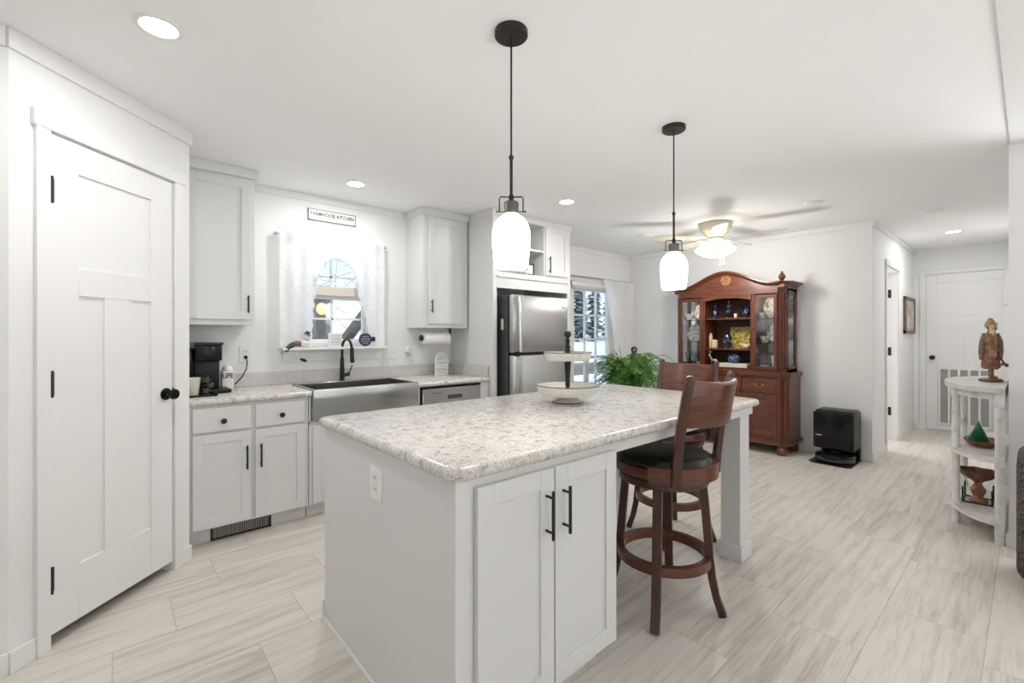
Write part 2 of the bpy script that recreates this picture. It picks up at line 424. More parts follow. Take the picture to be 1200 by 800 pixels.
class MB:
    """collects shapes (world coordinates unless a frame is given) and links them as ONE mesh object"""
    def __init__(self, frame=None):
        self.bm = bmesh.new()
        self.frame = frame

    def _merge(self, tmp):
        me = bpy.data.meshes.new('t')
        tmp.to_mesh(me)
        tmp.free()
        self.bm.from_mesh(me)
        bpy.data.meshes.remove(me)

    def box(self, x0, x1, y0, y1, z0, z1, bev=0.0, seg=1):
        t = bmesh.new()
        bmesh.ops.create_cube(t, size=1.0)
        for v in t.verts:
            v.co = Vector(((x0 + x1) / 2 + v.co.x * (x1 - x0), (y0 + y1) / 2 + v.co.y * (y1 - y0), (z0 + z1) / 2 + v.co.z * (z1 - z0)))
        if bev:
            bmesh.ops.bevel(t, geom=t.edges[:], offset=bev, segments=seg, profile=0.5, affect='EDGES')
        self._merge(t)
        return self

    def wedge(self, pts8):
        vs = [self.bm.verts.new(p) for p in pts8]
        for f in ((3, 2, 1, 0), (4, 5, 6, 7), (0, 1, 5, 4), (1, 2, 6, 5), (2, 3, 7, 6), (3, 0, 4, 7)):
            self.bm.faces.new([vs[i] for i in f])
        return self

    def lathe(self, prof, c=(0, 0, 0), seg=24, rot=None, sx=1.0, sy=1.0, a0=0.0, a1=2 * PI):
        R = rot or Matrix.Identity(3)
        full = abs(a1 - a0 - 2 * PI) < 1e-6
        n = seg if full else seg + 1
        rings = []
        for (r, z) in prof:
            if r < 1e-5:
                rings.append([self.bm.verts.new(R @ Vector((0, 0, z)) + Vector(c))])
            else:
                rings.append([self.bm.verts.new(R @ Vector((r * sx * math.cos(a0 + (a1 - a0) * i / seg), r * sy * math.sin(a0 + (a1 - a0) * i / seg), z)) + Vector(c)) for i in range(n)])
        for a, b in zip(rings, rings[1:]):
            for i in range(seg):
                j = (i + 1) % n
                if len(a) == 1 and len(b) == 1:
                    continue
                if len(a) == 1:
                    self.bm.faces.new((a[0], b[i], b[j])[::-1])
                elif len(b) == 1:
                    self.bm.faces.new((a[i], a[j], b[0]))
                else:
                    self.bm.faces.new((a[i], a[j], b[j], b[i]))
        return self

    def cyl(self, p0, p1, r0, r1=None, seg=16):
        r1 = r0 if r1 is None else r1
        d = Vector(p1) - Vector(p0)
        R = d.to_track_quat('Z', 'Y').to_matrix()
        return self.lathe([(0, 0), (r0, 0), (r1, d.length), (0, d.length)], p0, seg, R)

    def tube(self, pts, r, seg=8, closed=False):
        pts = [Vector(p) for p in pts]
        n = len(pts)
        rs = r if isinstance(r, (list, tuple)) else [r] * n
        rings = []
        up = None
        for i in range(n):
            if closed:
                d = pts[(i + 1) % n] - pts[i - 1]
            else:
                d = pts[min(i + 1, n - 1)] - pts[max(i - 1, 0)]
            d.normalize()
            if up is None:
                up = Vector((0, 0, 1)) if abs(d.z) < 0.9 else Vector((1, 0, 0))
            s = d.cross(up)
            s.normalize()
            up = s.cross(d)
            rings.append([self.bm.verts.new(pts[i] + rs[i] * (math.cos(2 * PI * k / seg) * s + math.sin(2 * PI * k / seg) * up)) for k in range(seg)])
        m = n if closed else n - 1
        for i in range(m):
            a, b = rings[i], rings[(i + 1) % n]
            for k in range(seg):
                self.bm.faces.new((a[k], b[k], b[(k + 1) % seg], a[(k + 1) % seg]))
        if not closed:
            self.bm.faces.new(rings[0])
            self.bm.faces.new(rings[-1][::-1])
        return self

    def bar(self, pts, w, t, side):
        """rectangular bar swept along pts; w across `side`, t the other way (both may be lists)"""
        pts = [Vector(p) for p in pts]
        n = len(pts)
        ws = w if isinstance(w, (list, tuple)) else [w] * n
        ts = t if isinstance(t, (list, tuple)) else [t] * n
        S = Vector(side).normalized()
        rings = []
        for i in range(n):
            d = (pts[min(i + 1, n - 1)] - pts[max(i - 1, 0)]).normalized()
            o = d.cross(S).normalized()
            s = o.cross(d).normalized()
            ring = []
            ch = 0.82
            for (a, b) in ((-ch, -1), (ch, -1), (1, -ch), (1, ch), (ch, 1), (-ch, 1), (-1, ch), (-1, -ch)):
                ring.append(self.bm.verts.new(pts[i] + s * (a * ws[i] / 2) + o * (b * ts[i] / 2)))
            rings.append(ring)
        for a, b in zip(rings, rings[1:]):
            for k in range(8):
                self.bm.faces.new((a[k], a[(k + 1) % 8], b[(k + 1) % 8], b[k]))
        self.bm.faces.new(rings[0][::-1])
        self.bm.faces.new(rings[-1])
        return self

    def prism(self, poly, axis, a, b):
        """extrude a 2-D outline along an axis: 'X' outline is (y,z), 'Y' is (x,z), 'Z' is (x,y)"""
        def P3(p, h):
            return {'X': (h, p[0], p[1]), 'Y': (p[0], h, p[1]), 'Z': (p[0], p[1], h)}[axis]
        lo = [self.bm.verts.new(P3(p, a)) for p in poly]
        hi = [self.bm.verts.new(P3(p, b)) for p in poly]
        n = len(poly)
        self.bm.faces.new(lo[::-1])
        self.bm.faces.new(hi)
        for i in range(n):
            self.bm.faces.new((lo[i], lo[(i + 1) % n], hi[(i + 1) % n], hi[i]))
        return self

    def ball(self, c, r, sx=1, sy=1, sz=1, u=14, v=10, rot=None):
        t = bmesh.new()
        bmesh.ops.create_uvsphere(t, u_segments=u, v_segments=v, radius=r)
        R = rot or Matrix.Identity(3)
        for w in t.verts:
            w.co = R @ Vector((w.co.x * sx, w.co.y * sy, w.co.z * sz)) + Vector(c)
        self._merge(t)
        return self

    def arcbar(self, c, r_in, r_out, z0, z1, a0, a1, seg=24):
        """curved bar: a piece of a ring"""
        full = abs(a1 - a0) >= 2 * PI - 1e-6
        n = seg if full else seg + 1
        rings = []
        for i in range(n):
            a = a0 + (a1 - a0) * i / seg
            co, si = math.cos(a), math.sin(a)
            rings.append([self.bm.verts.new((c[0] + r * co, c[1] + r * si, c[2] + z)) for r, z in ((r_in, z0), (r_out, z0), (r_out, z1), (r_in, z1))])
        for i in range(seg):
            a, b = rings[i], rings[(i + 1) % n]
            for k in range(4):
                self.bm.faces.new((a[k], a[(k + 1) % 4], b[(k + 1) % 4], b[k]))
        if not full:
            self.bm.faces.new(rings[0])
            self.bm.faces.new(rings[-1][::-1])
        return self

    def shaker(self, x0, x1, z0, z1, y, th=0.02, fr=0.055, rec=0.007):
        """flat-panel cabinet door seen from -Y; the front of its frame is at y"""
        b = 0.0015
        self.box(x0, x0 + fr, y, y + th, z0, z1, b)
        self.box(x1 - fr, x1, y, y + th, z0, z1, b)
        self.box(x0 + fr - 0.001, x1 - fr + 0.001, y, y + th, z0, z0 + fr, b)
        self.box(x0 + fr - 0.001, x1 - fr + 0.001, y, y + th, z1 - fr, z1, b)
        self.box(x0 + fr - 0.002, x1 - fr + 0.002, y + rec, y + th - 0.001, z0 + fr - 0.002, z1 - fr + 0.002)
        return self

    def build(self, name, mat, parent=None, local=False, bevel=0.0, smooth=True, sub=0):
        bm = self.bm
        if self.frame is not None:
            bm.transform(self.frame)
        if parent is not None and not local:
            bm.transform(WORLD_OF[parent.name].inverted())
        if bevel:
            bmesh.ops.bevel(bm, geom=bm.edges[:], offset=bevel, segments=2, profile=0.5, affect='EDGES')
        bmesh.ops.recalc_face_normals(bm, faces=bm.faces[:])
        if smooth:
            for f in bm.faces:
                f.smooth = True
            for e in bm.edges:
                if len(e.link_faces) == 2 and e.calc_face_angle(0) > 0.62:
                    e.smooth = False
        me = bpy.data.meshes.new(name)
        bm.to_mesh(me)
        bm.free()
        me.materials.append(mat)
        o = bpy.data.objects.new(name, me)
        COL.objects.link(o)
        if parent is not None:
            o.parent = parent
            WORLD_OF[o.name] = WORLD_OF[parent.name]
        else:
            WORLD_OF[o.name] = Matrix.Identity(4)
        if sub:
            md = o.modifiers.new('sub', 'SUBSURF')
            md.levels = md.render_levels = sub
        return o

def tag(o, label, cat, group=None):
    o['label'] = label
    o['category'] = cat
    if group:
        o['group'] = group
    return o

def thing(name, label, cat, loc=(0, 0, 0), rz=0.0, group=None):
    o = bpy.data.objects.new(name, None)
    o.empty_display_size = 0.1
    COL.objects.link(o)
    o.location = loc
    o.rotation_euler = (0, 0, rz)
    WORLD_OF[o.name] = Matrix.Translation(Vector(loc)) @ Matrix.Rotation(rz, 4, 'Z')
    return tag(o, label, cat, group)

def struct(name, mb, mat, parent=None, **k):
    o = mb.build(name, mat, parent, **k)
    if parent is None:
        o['kind'] = 'structure'
    return o

def dup(root, loc, rz=None, label=None):
    kids = [o for o in COL.objects if o.parent is root]
    r = root.copy()
    COL.objects.link(r)
    r.location = loc
    if rz is not None:
        r.rotation_euler = (0, 0, rz)
    if label:
        r['label'] = label
    WORLD_OF[r.name] = Matrix.Translation(Vector(loc)) @ Matrix.Rotation(r.rotation_euler[2], 4, 'Z')
    for ch in kids:
        grand = [o for o in COL.objects if o.parent is ch]
        c = ch.copy()
        COL.objects.link(c)
        c.parent = r
        for g in grand:
            d = g.copy()
            COL.objects.link(d)
            d.parent = c
    return r

def lettering(text, name, mat, parent, loc, rot, height, width=None, depth=0.0006):
    cu = bpy.data.curves.new('tmp_text', 'FONT')
    cu.body = text
    cu.align_x = 'CENTER'
    cu.align_y = 'CENTER'
    cu.size = height * 1.38
    cu.extrude = depth
    cu.resolution_u = 2
    cu.offset = height * 0.03
    t = bpy.data.objects.new('tmp_text', cu)
    COL.objects.link(t)
    dg = bpy.context.evaluated_depsgraph_get()
    me = bpy.data.meshes.new_from_object(t.evaluated_get(dg))
    bpy.data.objects.remove(t)
    bpy.data.curves.remove(cu)
    if width:
        xs = [v.co.x for v in me.vertices]
        w = max(xs) - min(xs)
        mid = (max(xs) + min(xs)) / 2
        for v in me.vertices:
            v.co.x = (v.co.x - mid) * width / w
    Mx = Matrix.Translation(Vector(loc)) @ rot.to_4x4()
    me.transform(WORLD_OF[parent.name].inverted() @ Mx)
    me.name = name
    me.materials.append(mat)
    o = bpy.data.objects.new(name, me)
    COL.objects.link(o)
    o.parent = parent
    WORLD_OF[o.name] = WORLD_OF[parent.name]
    return o

R_FRONT = Matrix.Rotation(PI / 2, 3, 'X')          # text upright, read from -Y

# ------------------------------------------------------------------ room shell
YB, XF, YH, XE = 3.942, 5.79, 1.055, 8.28          # back wall, far wall, hall wall, hall end
YR = 0.085                                          # face of the wall at the right
Q = Vector((-0.300, 2.550, 0))
PL = 0.883
FR = Matrix.Translation(Q) @ Matrix.Rotation(PI / 4, 4, 'Z')   # pantry wall: x along it, y into it
PX, PY = Q.x + PL * math.sqrt(.5), Q.y + PL * math.sqrt(.5)

struct('floor', MB().box(-2.3, 9.0, -3.4, 4.15, -0.05, 0.0), M_FLOOR)
struct('ceiling', MB().box(-2.3, 9.0, -3.4, 4.15, CEIL, CEIL + 0.06), M_CEIL)

m = MB()                                            # back wall with the sink window and the patio door
KW = (1.10, 1.75, 1.185, 2.02)
PD = (4.44, 5.42, 0.0, 2.0)
for (a, b, c, d) in ((0.2, KW[0], 0, CEIL), (KW[0], KW[1], 0, KW[2]), (KW[0], KW[1], KW[3], CEIL), (KW[1], PD[0], 0, CEIL), (PD[0], PD[1], PD[3], CEIL), (PD[1], XF + .1, 0, CEIL)):
    m.box(a, b, YB, YB + 0.12, c, d)
struct('wall_back', m, M_WALL)
DS0, DS1, DZ0, DZ1 = 0.137, 0.762, 0.052, 2.112     # pantry door leaf in the pantry wall's own frame
m = MB(FR)
m.box(0, DS0, 0, 0.1, 0, CEIL).box(DS1, PL, 0, 0.1, 0, CEIL).box(DS0, DS1, 0, 0.1, DZ1 + 0.004, CEIL)
struct('wall_pantry', m, M_WALL)
struct('wall_left', MB().box(-1.6, Q.x, Q.y, Q.y + 0.1, 0, CEIL).box(-1.7, -1.6, -3.4, Q.y + 0.1, 0, CEIL), M_WALL)
struct('wall_pantry_back', MB().box(-1.7, 0.2, YB, YB + 0.12, 0, CEIL).box(-1.7, -1.6, Q.y + 0.1, YB, 0, CEIL), M_WALL)
struct('wall_pantry_side', MB().box(PX - 0.1, PX, PY, YB, 0, CEIL), M_WALL)
struct('wall_far', MB().box(XF, XF + 0.1, YH, YB + .12, 0, CEIL), M_WALL)
HD = (6.46, 7.16, 2.06)
struct('wall_hall', MB().box(XF + 0.1, HD[0], YH, YH + 0.12, 0, CEIL).box(HD[1], XE, YH, YH + 0.12, 0, CEIL).box(HD[0], HD[1], YH, YH + 0.12, HD[2], CEIL), M_WALL)
struct('wall_end', MB().box(XE, XE + 0.1, YR - 0.15, YH + 0.12, 0, CEIL), M_WALL)
struct('wall_right', MB().box(4.09, XE, YR - 0.16, YR, 0, CEIL), M_WALL)
struct('wall_front', MB().box(-1.7, 8.4, -3.5, -3.4, 0, CEIL).box(8.38, 8.48, -3.5, YR - 0.15, 0, CEIL), M_WALL)
struct('wall_bedroom', MB().box(6.0, 9.0, 2.6, 2.7, 0, CEIL).box(8.28, 8.38, YH + 0.12, 2.6, 0, CEIL), M_WALL)

# trims under the ceiling and the board along the ceiling's joint
CT = 0.07
struct('trim_1', MB(FR).box(-0.01, PL + 0.006, -0.014, 0, CEIL - 0.078, CEIL, 0.002), M_TRIM)
struct('trim_2', MB().box(-1.6, Q.x - 0.006, Q.y - 0.014, Q.y, CEIL - 0.078, CEIL, 0.002), M_TRIM)
struct('trim_3', MB().box(0.80, 2.10, YB - 0.014, YB, CEIL - 0.055, CEIL, 0.002), M_TRIM)
struct('trim_4', MB().box(3.70, XF, YB - 0.014, YB, CEIL - 0.055, CEIL, 0.002), M_TRIM)
struct('trim_5', MB().box(XF - 0.014, XF, YH - 0.014, YB - 0.014, CEIL - 0.055, CEIL, 0.002), M_TRIM)
struct('trim_6', MB().box(XF, XE, YH - 0.014, YH, CEIL - 0.055, CEIL, 0.002), M_TRIM)
struct('trim_7', MB().box(-1.5, 4.09, YR - 0.22, YR - 0.005, CEIL - 0.014, CEIL, 0.002), M_TRIM)
# baseboards
BH = 0.085
struct('baseboard_pantry', MB(FR).box(-0.004, 0.083, -0.013, 0, 0, BH, 0.002).box(DS1 + 0.062, PL + 0.005, -0.013, 0, 0, BH, 0.002), M_TRIM)
struct('baseboard_left', MB().box(-1.6, Q.x, Q.y - 0.013, Q.y, 0, BH, 0.002), M_TRIM)
struct('baseboard_far', MB().box(XF - 0.013, XF, YH - 0.013, YB, 0, BH, 0.002), M_TRIM)
struct('baseboard_hall', MB().box(XF, HD[0] - 0.06, YH - 0.013, YH, 0, BH, 0.002).box(HD[1] + 0.06, XE, YH - 0.013, YH, 0, BH, 0.002), M_TRIM)
struct('baseboard_end', MB().box(XE - 0.013, XE, 0.99, YH, 0, BH, 0.002), M_TRIM)
struct('baseboard_right', MB().box(4.09, XE, YR, YR + 0.012, 0, BH, 0.002).box(4.078, 4.09, YR - 0.16, YR + 0.012, 0, BH, 0.002), M_TRIM)

# pantry door and casing
m = MB(FR)
m.box(0.083, DS0 - 0.002, -0.018, 0.0, 0, DZ1 + 0.01, 0.002)
m.box(DS1 + 0.002, DS1 + 0.062, -0.018, 0.0, 0, DZ1 + 0.01, 0.002)
m.box(0.070, DS1 + 0.074, -0.022, 0.0, DZ1 + 0.008, DZ1 + 0.075, 0.003)
struct('trim_8', m, M_TRIM)
d = MB(FR)
fy, bk = -0.006, 0.030
w = DS1 - DS0 - 0.006
x0, x1 = DS0 + 0.003, DS1 - 0.003
st = 0.116
zt, zm, zb = DZ1 - 0.130, 1.577, 0.292
sr = st + 0.018                                     # lock stile looks a little wider
d.box(x0, x0 + st, fy, bk, DZ0, DZ1, 0.0015).box(x1 - sr, x1, fy, bk, DZ0, DZ1, 0.0015)
d.box(x0 + st, x1 - sr, fy, bk, zt, DZ1, 0.0015).box(x0 + st, x1 - sr, fy, bk, DZ0, zb, 0.0015)
d.box(x0 + st, x1 - sr, fy, bk, zm - 0.122, zm, 0.0015)
d.box(0.374, 0.502, fy, bk, zb, zm - 0.122, 0.0015)
d.box(x0 + st - .002, x1 - sr + .002, fy + 0.010, bk - 0.002, zb - .002, zt + .002)
door1 = struct('door_1', d, M_DOOR)
for i, z in enumerate((1.881, 1.084, 0.280)):
    MB(FR).box(DS0 + 0.000, DS0 + 0.018, -0.010, 0.0, z - 0.05, z + 0.05, 0.002).cyl((DS0 + 0.001, -0.014, z - 0.055), (DS0 + 0.001, -0.014, z + 0.055), 0.007, seg=10).build('hinge', M_BLACK, door1)
kz = 0.970
R_OUT = Matrix.Rotation(PI / 2, 3, 'X')
MB(FR).lathe([(0, 0), (0.032, 0), (0.032, 0.006), (0.013, 0.010), (0.011, 0.028), (0.024, 0.036), (0.029, 0.048), (0.025, 0.060), (0, 0.064)], (x1 - 0.048, fy, kz), 24, R_OUT).build('door_knob', M_BLKGLOSS, door1)
MB(FR).box(x1 - 0.004, x1 + 0.006, fy - 0.002, 0.02, kz - 0.03, kz + 0.03, 0.001).build('strike_plate', M_BLACK, door1)

# hall door opening: casing, jamb, the open door and its hinges
m = MB()
m.box(HD[0] - 0.06, HD[0], YH - 0.016, YH, 0, HD[2] + 0.0, 0.002).box(HD[1], HD[1] + 0.06, YH - 0.016, YH, 0, HD[2], 0.002)
m.box(HD[0] - 0.07, HD[1] + 0.07, YH - 0.02, YH, HD[2], HD[2] + 0.065, 0.002)
m.box(HD[0], HD[0] + 0.012, YH, YH + 0.12, 0, HD[2]).box(HD[1] - 0.012, HD[1], YH, YH + 0.12, 0, HD[2]).box(HD[0], HD[1], YH, YH + 0.12, HD[2] - 0.012, HD[2])
struct('trim_9', m, M_TRIM)
d = MB()
hx, hy = HD[1] - 0.05, YH + 0.135
d.box(hx, hx + 0.035, hy, hy + 0.66, 0.02, HD[2] - 0.02, 0.002)
for (a, b) in ((0.25, 1.2), (1.35, 1.9)):
    d.box(hx - 0.004, hx, hy + 0.10, hy + 0.56, a, b, 0.003)
door2 = struct('door_2', d, M_DOOR)
for z in (1.79, 1.085, 0.355):
    MB().box(HD[1] - 0.017, HD[1] - 0.012, YH + 0.062, YH + 0.122, z - 0.05, z + 0.05, 0.001).cyl((HD[1] - 0.022, YH + 0.124, z - 0.05), (HD[1] - 0.022, YH + 0.124, z + 0.05), 0.008, seg=10).build('hinge', M_BLACK, door2)

# door at the hall's end, with its return-air grille
EY0, EY1 = 0.10, 0.925
m = MB().box(XE - 0.016, XE, EY1, EY1 + 0.065, 0, 2.10, 0.002).box(XE - 0.02, XE, EY0, EY1 + 0.075, 2.10, 2.155, 0.002)
struct('trim_10', m, M_TRIM)
d = MB()
d.box(XE - 0.012, XE - 0.001, EY0, EY1 - 0.002, 0.03, 2.095)
st = 0.115
xa, xb = XE - 0.019, XE - 0.011
d.box(xa, xb, EY0, EY0 + st, 0.03, 2.095, 0.002).box(xa, xb, EY1 - st, EY1 - .002, 0.03, 2.095, 0.002)
d.box(xa, xb, EY0 + st, EY1 - st, 1.98, 2.095, 0.002).box(xa, xb, EY0 + st, EY1 - st, 1.44, 1.55, 0.002).box(xa, xb, EY0 + st, EY1 - st, 0.03, 0.09, 0.002)
ym = (EY0 + EY1) / 2
d.box(xa, xb, ym - 0.05, ym + 0.05, 0.09, 1.44, 0.002)
door3 = struct('door_3', d, M_DOOR)
R_MX = Matrix.Rotation(-PI / 2, 3, 'Y')
MB().lathe([(0, 0), (0.030, 0), (0.030, 0.006), (0.012, 0.010), (0.011, 0.028), (0.026, 0.036), (0.029, 0.048), (0.02, 0.060), (0, 0.063)], (xa, EY1 - 0.062, 0.985), 20, R_MX).build('door_knob', M_BLACK, door3)
g = MB()
gy1, gy0, gz0, gz1 = 0.805, 0.315, 0.10, 0.855
g.box(xa - 0.010, xa - 0.001, gy0, gy1, gz0, gz0 + 0.022, 0.002).box(xa - 0.010, xa - 0.001, gy0, gy1, gz1 - 0.022, gz1, 0.002)
ncol = 5
for i in range(ncol + 1):
    yy = gy0 + (gy1 - gy0 - 0.022) * i / ncol
    g.box(xa - 0.012, xa - 0.001, yy, yy + 0.022, gz0, gz1, 0.001)
gr = g.build('vent_grille', M_TRIM, door3)
s = MB()
k = 0
z = gz0 + 0.03
while z < gz1 - 0.03:
    s.wedge([(xa - 0.002, gy0 + .01, z), (xa - 0.009, gy0 + .01, z + 0.008), (xa - 0.008, gy0 + .01, z + 0.010), (xa - 0.001, gy0 + .01, z + 0.002),
             (xa - 0.002, gy1 - .01, z), (xa - 0.009, gy1 - .01, z + 0.008), (xa - 0.008, gy1 - .01, z + 0.010), (xa - 0.001, gy1 - .01, z + 0.002)])
    z += 0.0115
s.build('slats', M_GRILLE, gr)

# sink window: frame, two sashes with muntins, sill and apron
m = MB()
wx0, wx1, wz0, wz1 = KW
m.box(wx0 - 0.0, wx0 + 0.03, YB + 0.02, YB + 0.11, wz0, wz1).box(wx1 - 0.03, wx1, YB + 0.02, YB + 0.11, wz0, wz1)
m.box(wx0, wx1, YB + 0.02, YB + 0.11, wz1 - 0.03, wz1).box(wx0, wx1, YB + 0.02, YB + 0.11, wz0, wz0 + 0.03)
m.box(wx0 - 0.08, wx0, YB - 0.015, YB, wz0, wz1 + 0.08, 0.002).box(wx1, wx1 + 0.08, YB - 0.015, YB, wz0, wz1 + 0.08, 0.002).box(wx0 - 0.08, wx1 + 0.08, YB - 0.015, YB, wz1, wz1 + 0.08, 0.002)
win = struct('window_1', m, M_TRIM)
s = MB()
zm_ = 1.615
a, b = wx0 + 0.03, wx1 - 0.03
cx = (a + b) / 2
for (z0, z1, y, rail) in ((wz0 + 0.03, zm_ + 0.02, YB + 0.045, 0.035), (zm_ - 0.02, wz1 - 0.03, YB + 0.078, 0.035)):
    s.box(a, a + 0.03, y, y + 0.028, z0, z1, 0.002).box(b - 0.03, b, y, y + 0.028, z0, z1, 0.002)
    s.box(a, b, y, y + 0.028, z0, z0 + rail, 0.002).box(a, b, y, y + 0.028, z1 - rail, z1, 0.002)
    s.box(cx - 0.008, cx + 0.008, y + 0.006, y + 0.02, z0, z1).box(a, b, y + 0.006, y + 0.02, (z0 + z1) / 2 - 0.008, (z0 + z1) / 2 + 0.008)
sash = s.build('window_sash', M_TRIM, win)
MB().box(a + .02, b - .02, YB + 0.057, YB + 0.060, wz0 + 0.05, zm_).box(a + .02, b - .02, YB + 0.090, YB + 0.093, zm_, wz1 - 0.05).build('window_pane', M_GLASS, win)
MB().box(0.985, 1.855, YB - 0.128, YB + 0.03, 1.165, 1.185, 0.003).box(1.01, 1.83, YB - 0.016, YB, 1.07, 1.165, 0.002).box(1.01, 1.83, YB - 0.024, YB, 1.135, 1.165, 0.003).build('window_sill', M_TRIM, win)
bl = MB()
bl.box(wx0 + 0.035, wx1 - 0.035, YB + 0.004, YB + 0.034, 1.618, 1.700, 0.006)
bl.build('raised_blind', M_SIDING, win)

# patio door, three by five panes
m = MB()
px0, px1, _, pz1 = PD
m.box(px0, px0 + 0.045, YB - 0.0, YB + 0.11, 0, pz1).box(px1 - 0.045, px1, YB, YB + 0.11, 0, pz1).box(px0, px1, YB, YB + 0.11, pz1 - 0.045, pz1)
m.box(px0 - 0.07, px0, YB - 0.016, YB, 0, pz1 + 0.07, 0.002).box(px1, px1 + 0.07, YB - 0.016, YB, 0, pz1 + 0.07, 0.002).box(px0 - 0.07, px1 + 0.07, YB - 0.016, YB, pz1, pz1 + 0.07, 0.002)
struct('trim_11', m, M_TRIM)
d = MB()
a, b, z0, z1 = px0 + 0.047, px1 - 0.047, 0.02, pz1 - 0.047
gx0, gx1, gz0_, gz1_ = 4.575, 5.285, 0.24, 1.885
yy0, yy1 = YB + 0.03, YB + 0.072
d.box(a, gx0, yy0, yy1, z0, z1, 0.002).box(gx1, b, yy0, yy1, z0, z1, 0.002).box(gx0, gx1, yy0, yy1, gz1_, z1, 0.002).box(gx0, gx1, yy0, yy1, z0, gz0_, 0.002)
for i in (1, 2):
    x = gx0 + (gx1 - gx0) * i / 3
    d.box(x - 0.012, x + 0.012, yy0 + .006, yy1 - .006, gz0_, gz1_, 0.002)
for i in (1, 2, 3, 4):
    z = gz0_ + (gz1_ - gz0_) * i / 5
    d.box(gx0, gx1, yy0 + .006, yy1 - .006, z - 0.012, z + 0.012, 0.002)
door4 = struct('door_4', d, M_DOOR)
MB().box(gx0 - .005, gx1 + .005, YB + 0.049, YB + 0.053, gz0_ - .005, gz1_ + .005).build('door_pane', M_GLASS, door4)
MB().lathe([(0, 0), (0.03, 0), (0.03, 0.006), (0.012, 0.01), (0.026, 0.034), (0.028, 0.046), (0, 0.06)], (b - 0.06, yy0, 0.97), 18, R_OUT).build('door_knob', M_BRUSHN, door4)

# ------------------------------------------------------------------ kitchen cabinets along the back wall
CZ = 0.895            # worktop height there
CT_ = CZ + 0.0008     # things stand a hair above it
CF = 3.315            # face of the base cabinets
def pull(mb_parent, x, z0, z1, y, stand=0.028):
    p = MB()
    p.cyl((x, y - stand, z0), (x, y - stand, z1), 0.0058, seg=10)
    for z in (z0 + 0.022, z1 - 0.022):
        p.cyl((x, y + 0.002, z), (x, y - stand, z), 0.0045, seg=8)
    return p.build('handle', M_BLACK, mb_parent)

def knob(parent, x, z, y):
    return MB().lathe([(0, 0), (0.007, 0), (0.006, 0.012), (0.016, 0.018), (0.017, 0.025), (0.011, 0.030), (0, 0.031)], (x, y, z), 18, R_OUT).build('knob', M_BLACK, parent)

t = thing('base_cabinet', 'white base cabinet with two drawers and two doors left of the sink', 'cabinet', (0.66, 3.63, 0))
MB().box(PX + 0.004, 1.018, CF, YB - .004, 0.095, CZ - 0.040, 0.001).box(PX + 0.004, 1.018, CF + 0.062, YB - .004, 0, 0.1).build('body', M_CAB, t)
MB().box(PX + 0.006, 1.016, CF + 0.058, CF + 0.062, 0, 0.094).build('toe_kick', M_TOEK, t)
for (a, b, kx) in ((0.352, 0.664, 0.510), (0.688, 0.992, 0.842)):
    dr = MB().box(a, b, CF - 0.019, CF - 0.001, 0.690, 0.838, 0.003).build('drawer', M_CAB, t)
    knob(dr, kx, 0.755, CF - 0.019)
for (a, b, hx_) in ((0.352, 0.664, 0.636), (0.688, 0.992, 0.716)):
    do = MB().shaker(a, b, 0.108, 0.676, CF - 0.020, 0.019).build('door', M_CAB, t)
    pull(do, hx_, 0.435, 0.585, CF - 0.020)

t = thing('sink_cabinet', 'white base cabinet under the steel farmhouse sink', 'cabinet', (1.45, 3.63, 0))
MB().box(1.022, 1.878, CF, YB - .004, 0.095, 0.68, 0.001).box(1.022, 1.878, CF + 0.062, YB - .004, 0, 0.1).box(1.022, 1.034, CF, YB - .2, 0.66, CZ - 0.042).box(1.866, 1.895, CF, YB - .2, 0.1, CZ - 0.042).build('body', M_CAB, t)
MB().box(1.024, 1.876, CF + 0.058, CF + 0.062, 0, 0.094).build('toe_kick', M_TOEK, t)
for (a, b, hx_) in ((1.045, 1.440, 1.41), (1.460, 1.855, 1.49)):
    do = MB().shaker(a, b, 0.108, 0.650, CF - 0.020, 0.019).build('door', M_CAB, t)
    pull(do, hx_, 0.44, 0.59, CF - 0.020)

t = thing('farmhouse_sink', 'brushed steel farmhouse sink with a deep apron front below the window', 'sink', (1.445, 3.53, 0.70))
sx0, sx1, sy0, sy1, sz0, sz1 = 1.038, 1.862, 3.272, 3.775, 0.690, 0.905
s = MB()
s.box(sx0, sx1, sy0, sy0 + 0.022, sz0, sz1, 0.006, 2)
s.box(sx0, sx0 + 0.022, sy0 + .01, sy1, sz0, sz1, 0.004).box(sx1 - 0.022, sx1, sy0 + .01, sy1, sz0, sz1, 0.004).box(sx0, sx1, sy1 - 0.022, sy1, sz0, sz1, 0.004)
s.box(sx0 + .01, sx1 - .01, sy0 + .01, sy1 - .01, sz0, sz0 + 0.012)
s.build('basin', M_STEELH, t)
MB().lathe([(0, 0), (0.045, 0), (0.045, 0.003), (0.03, 0.001), (0, 0.001)], (1.45, 3.55, sz0 + 0.013), 20).build('drain', M_CHROME, t)
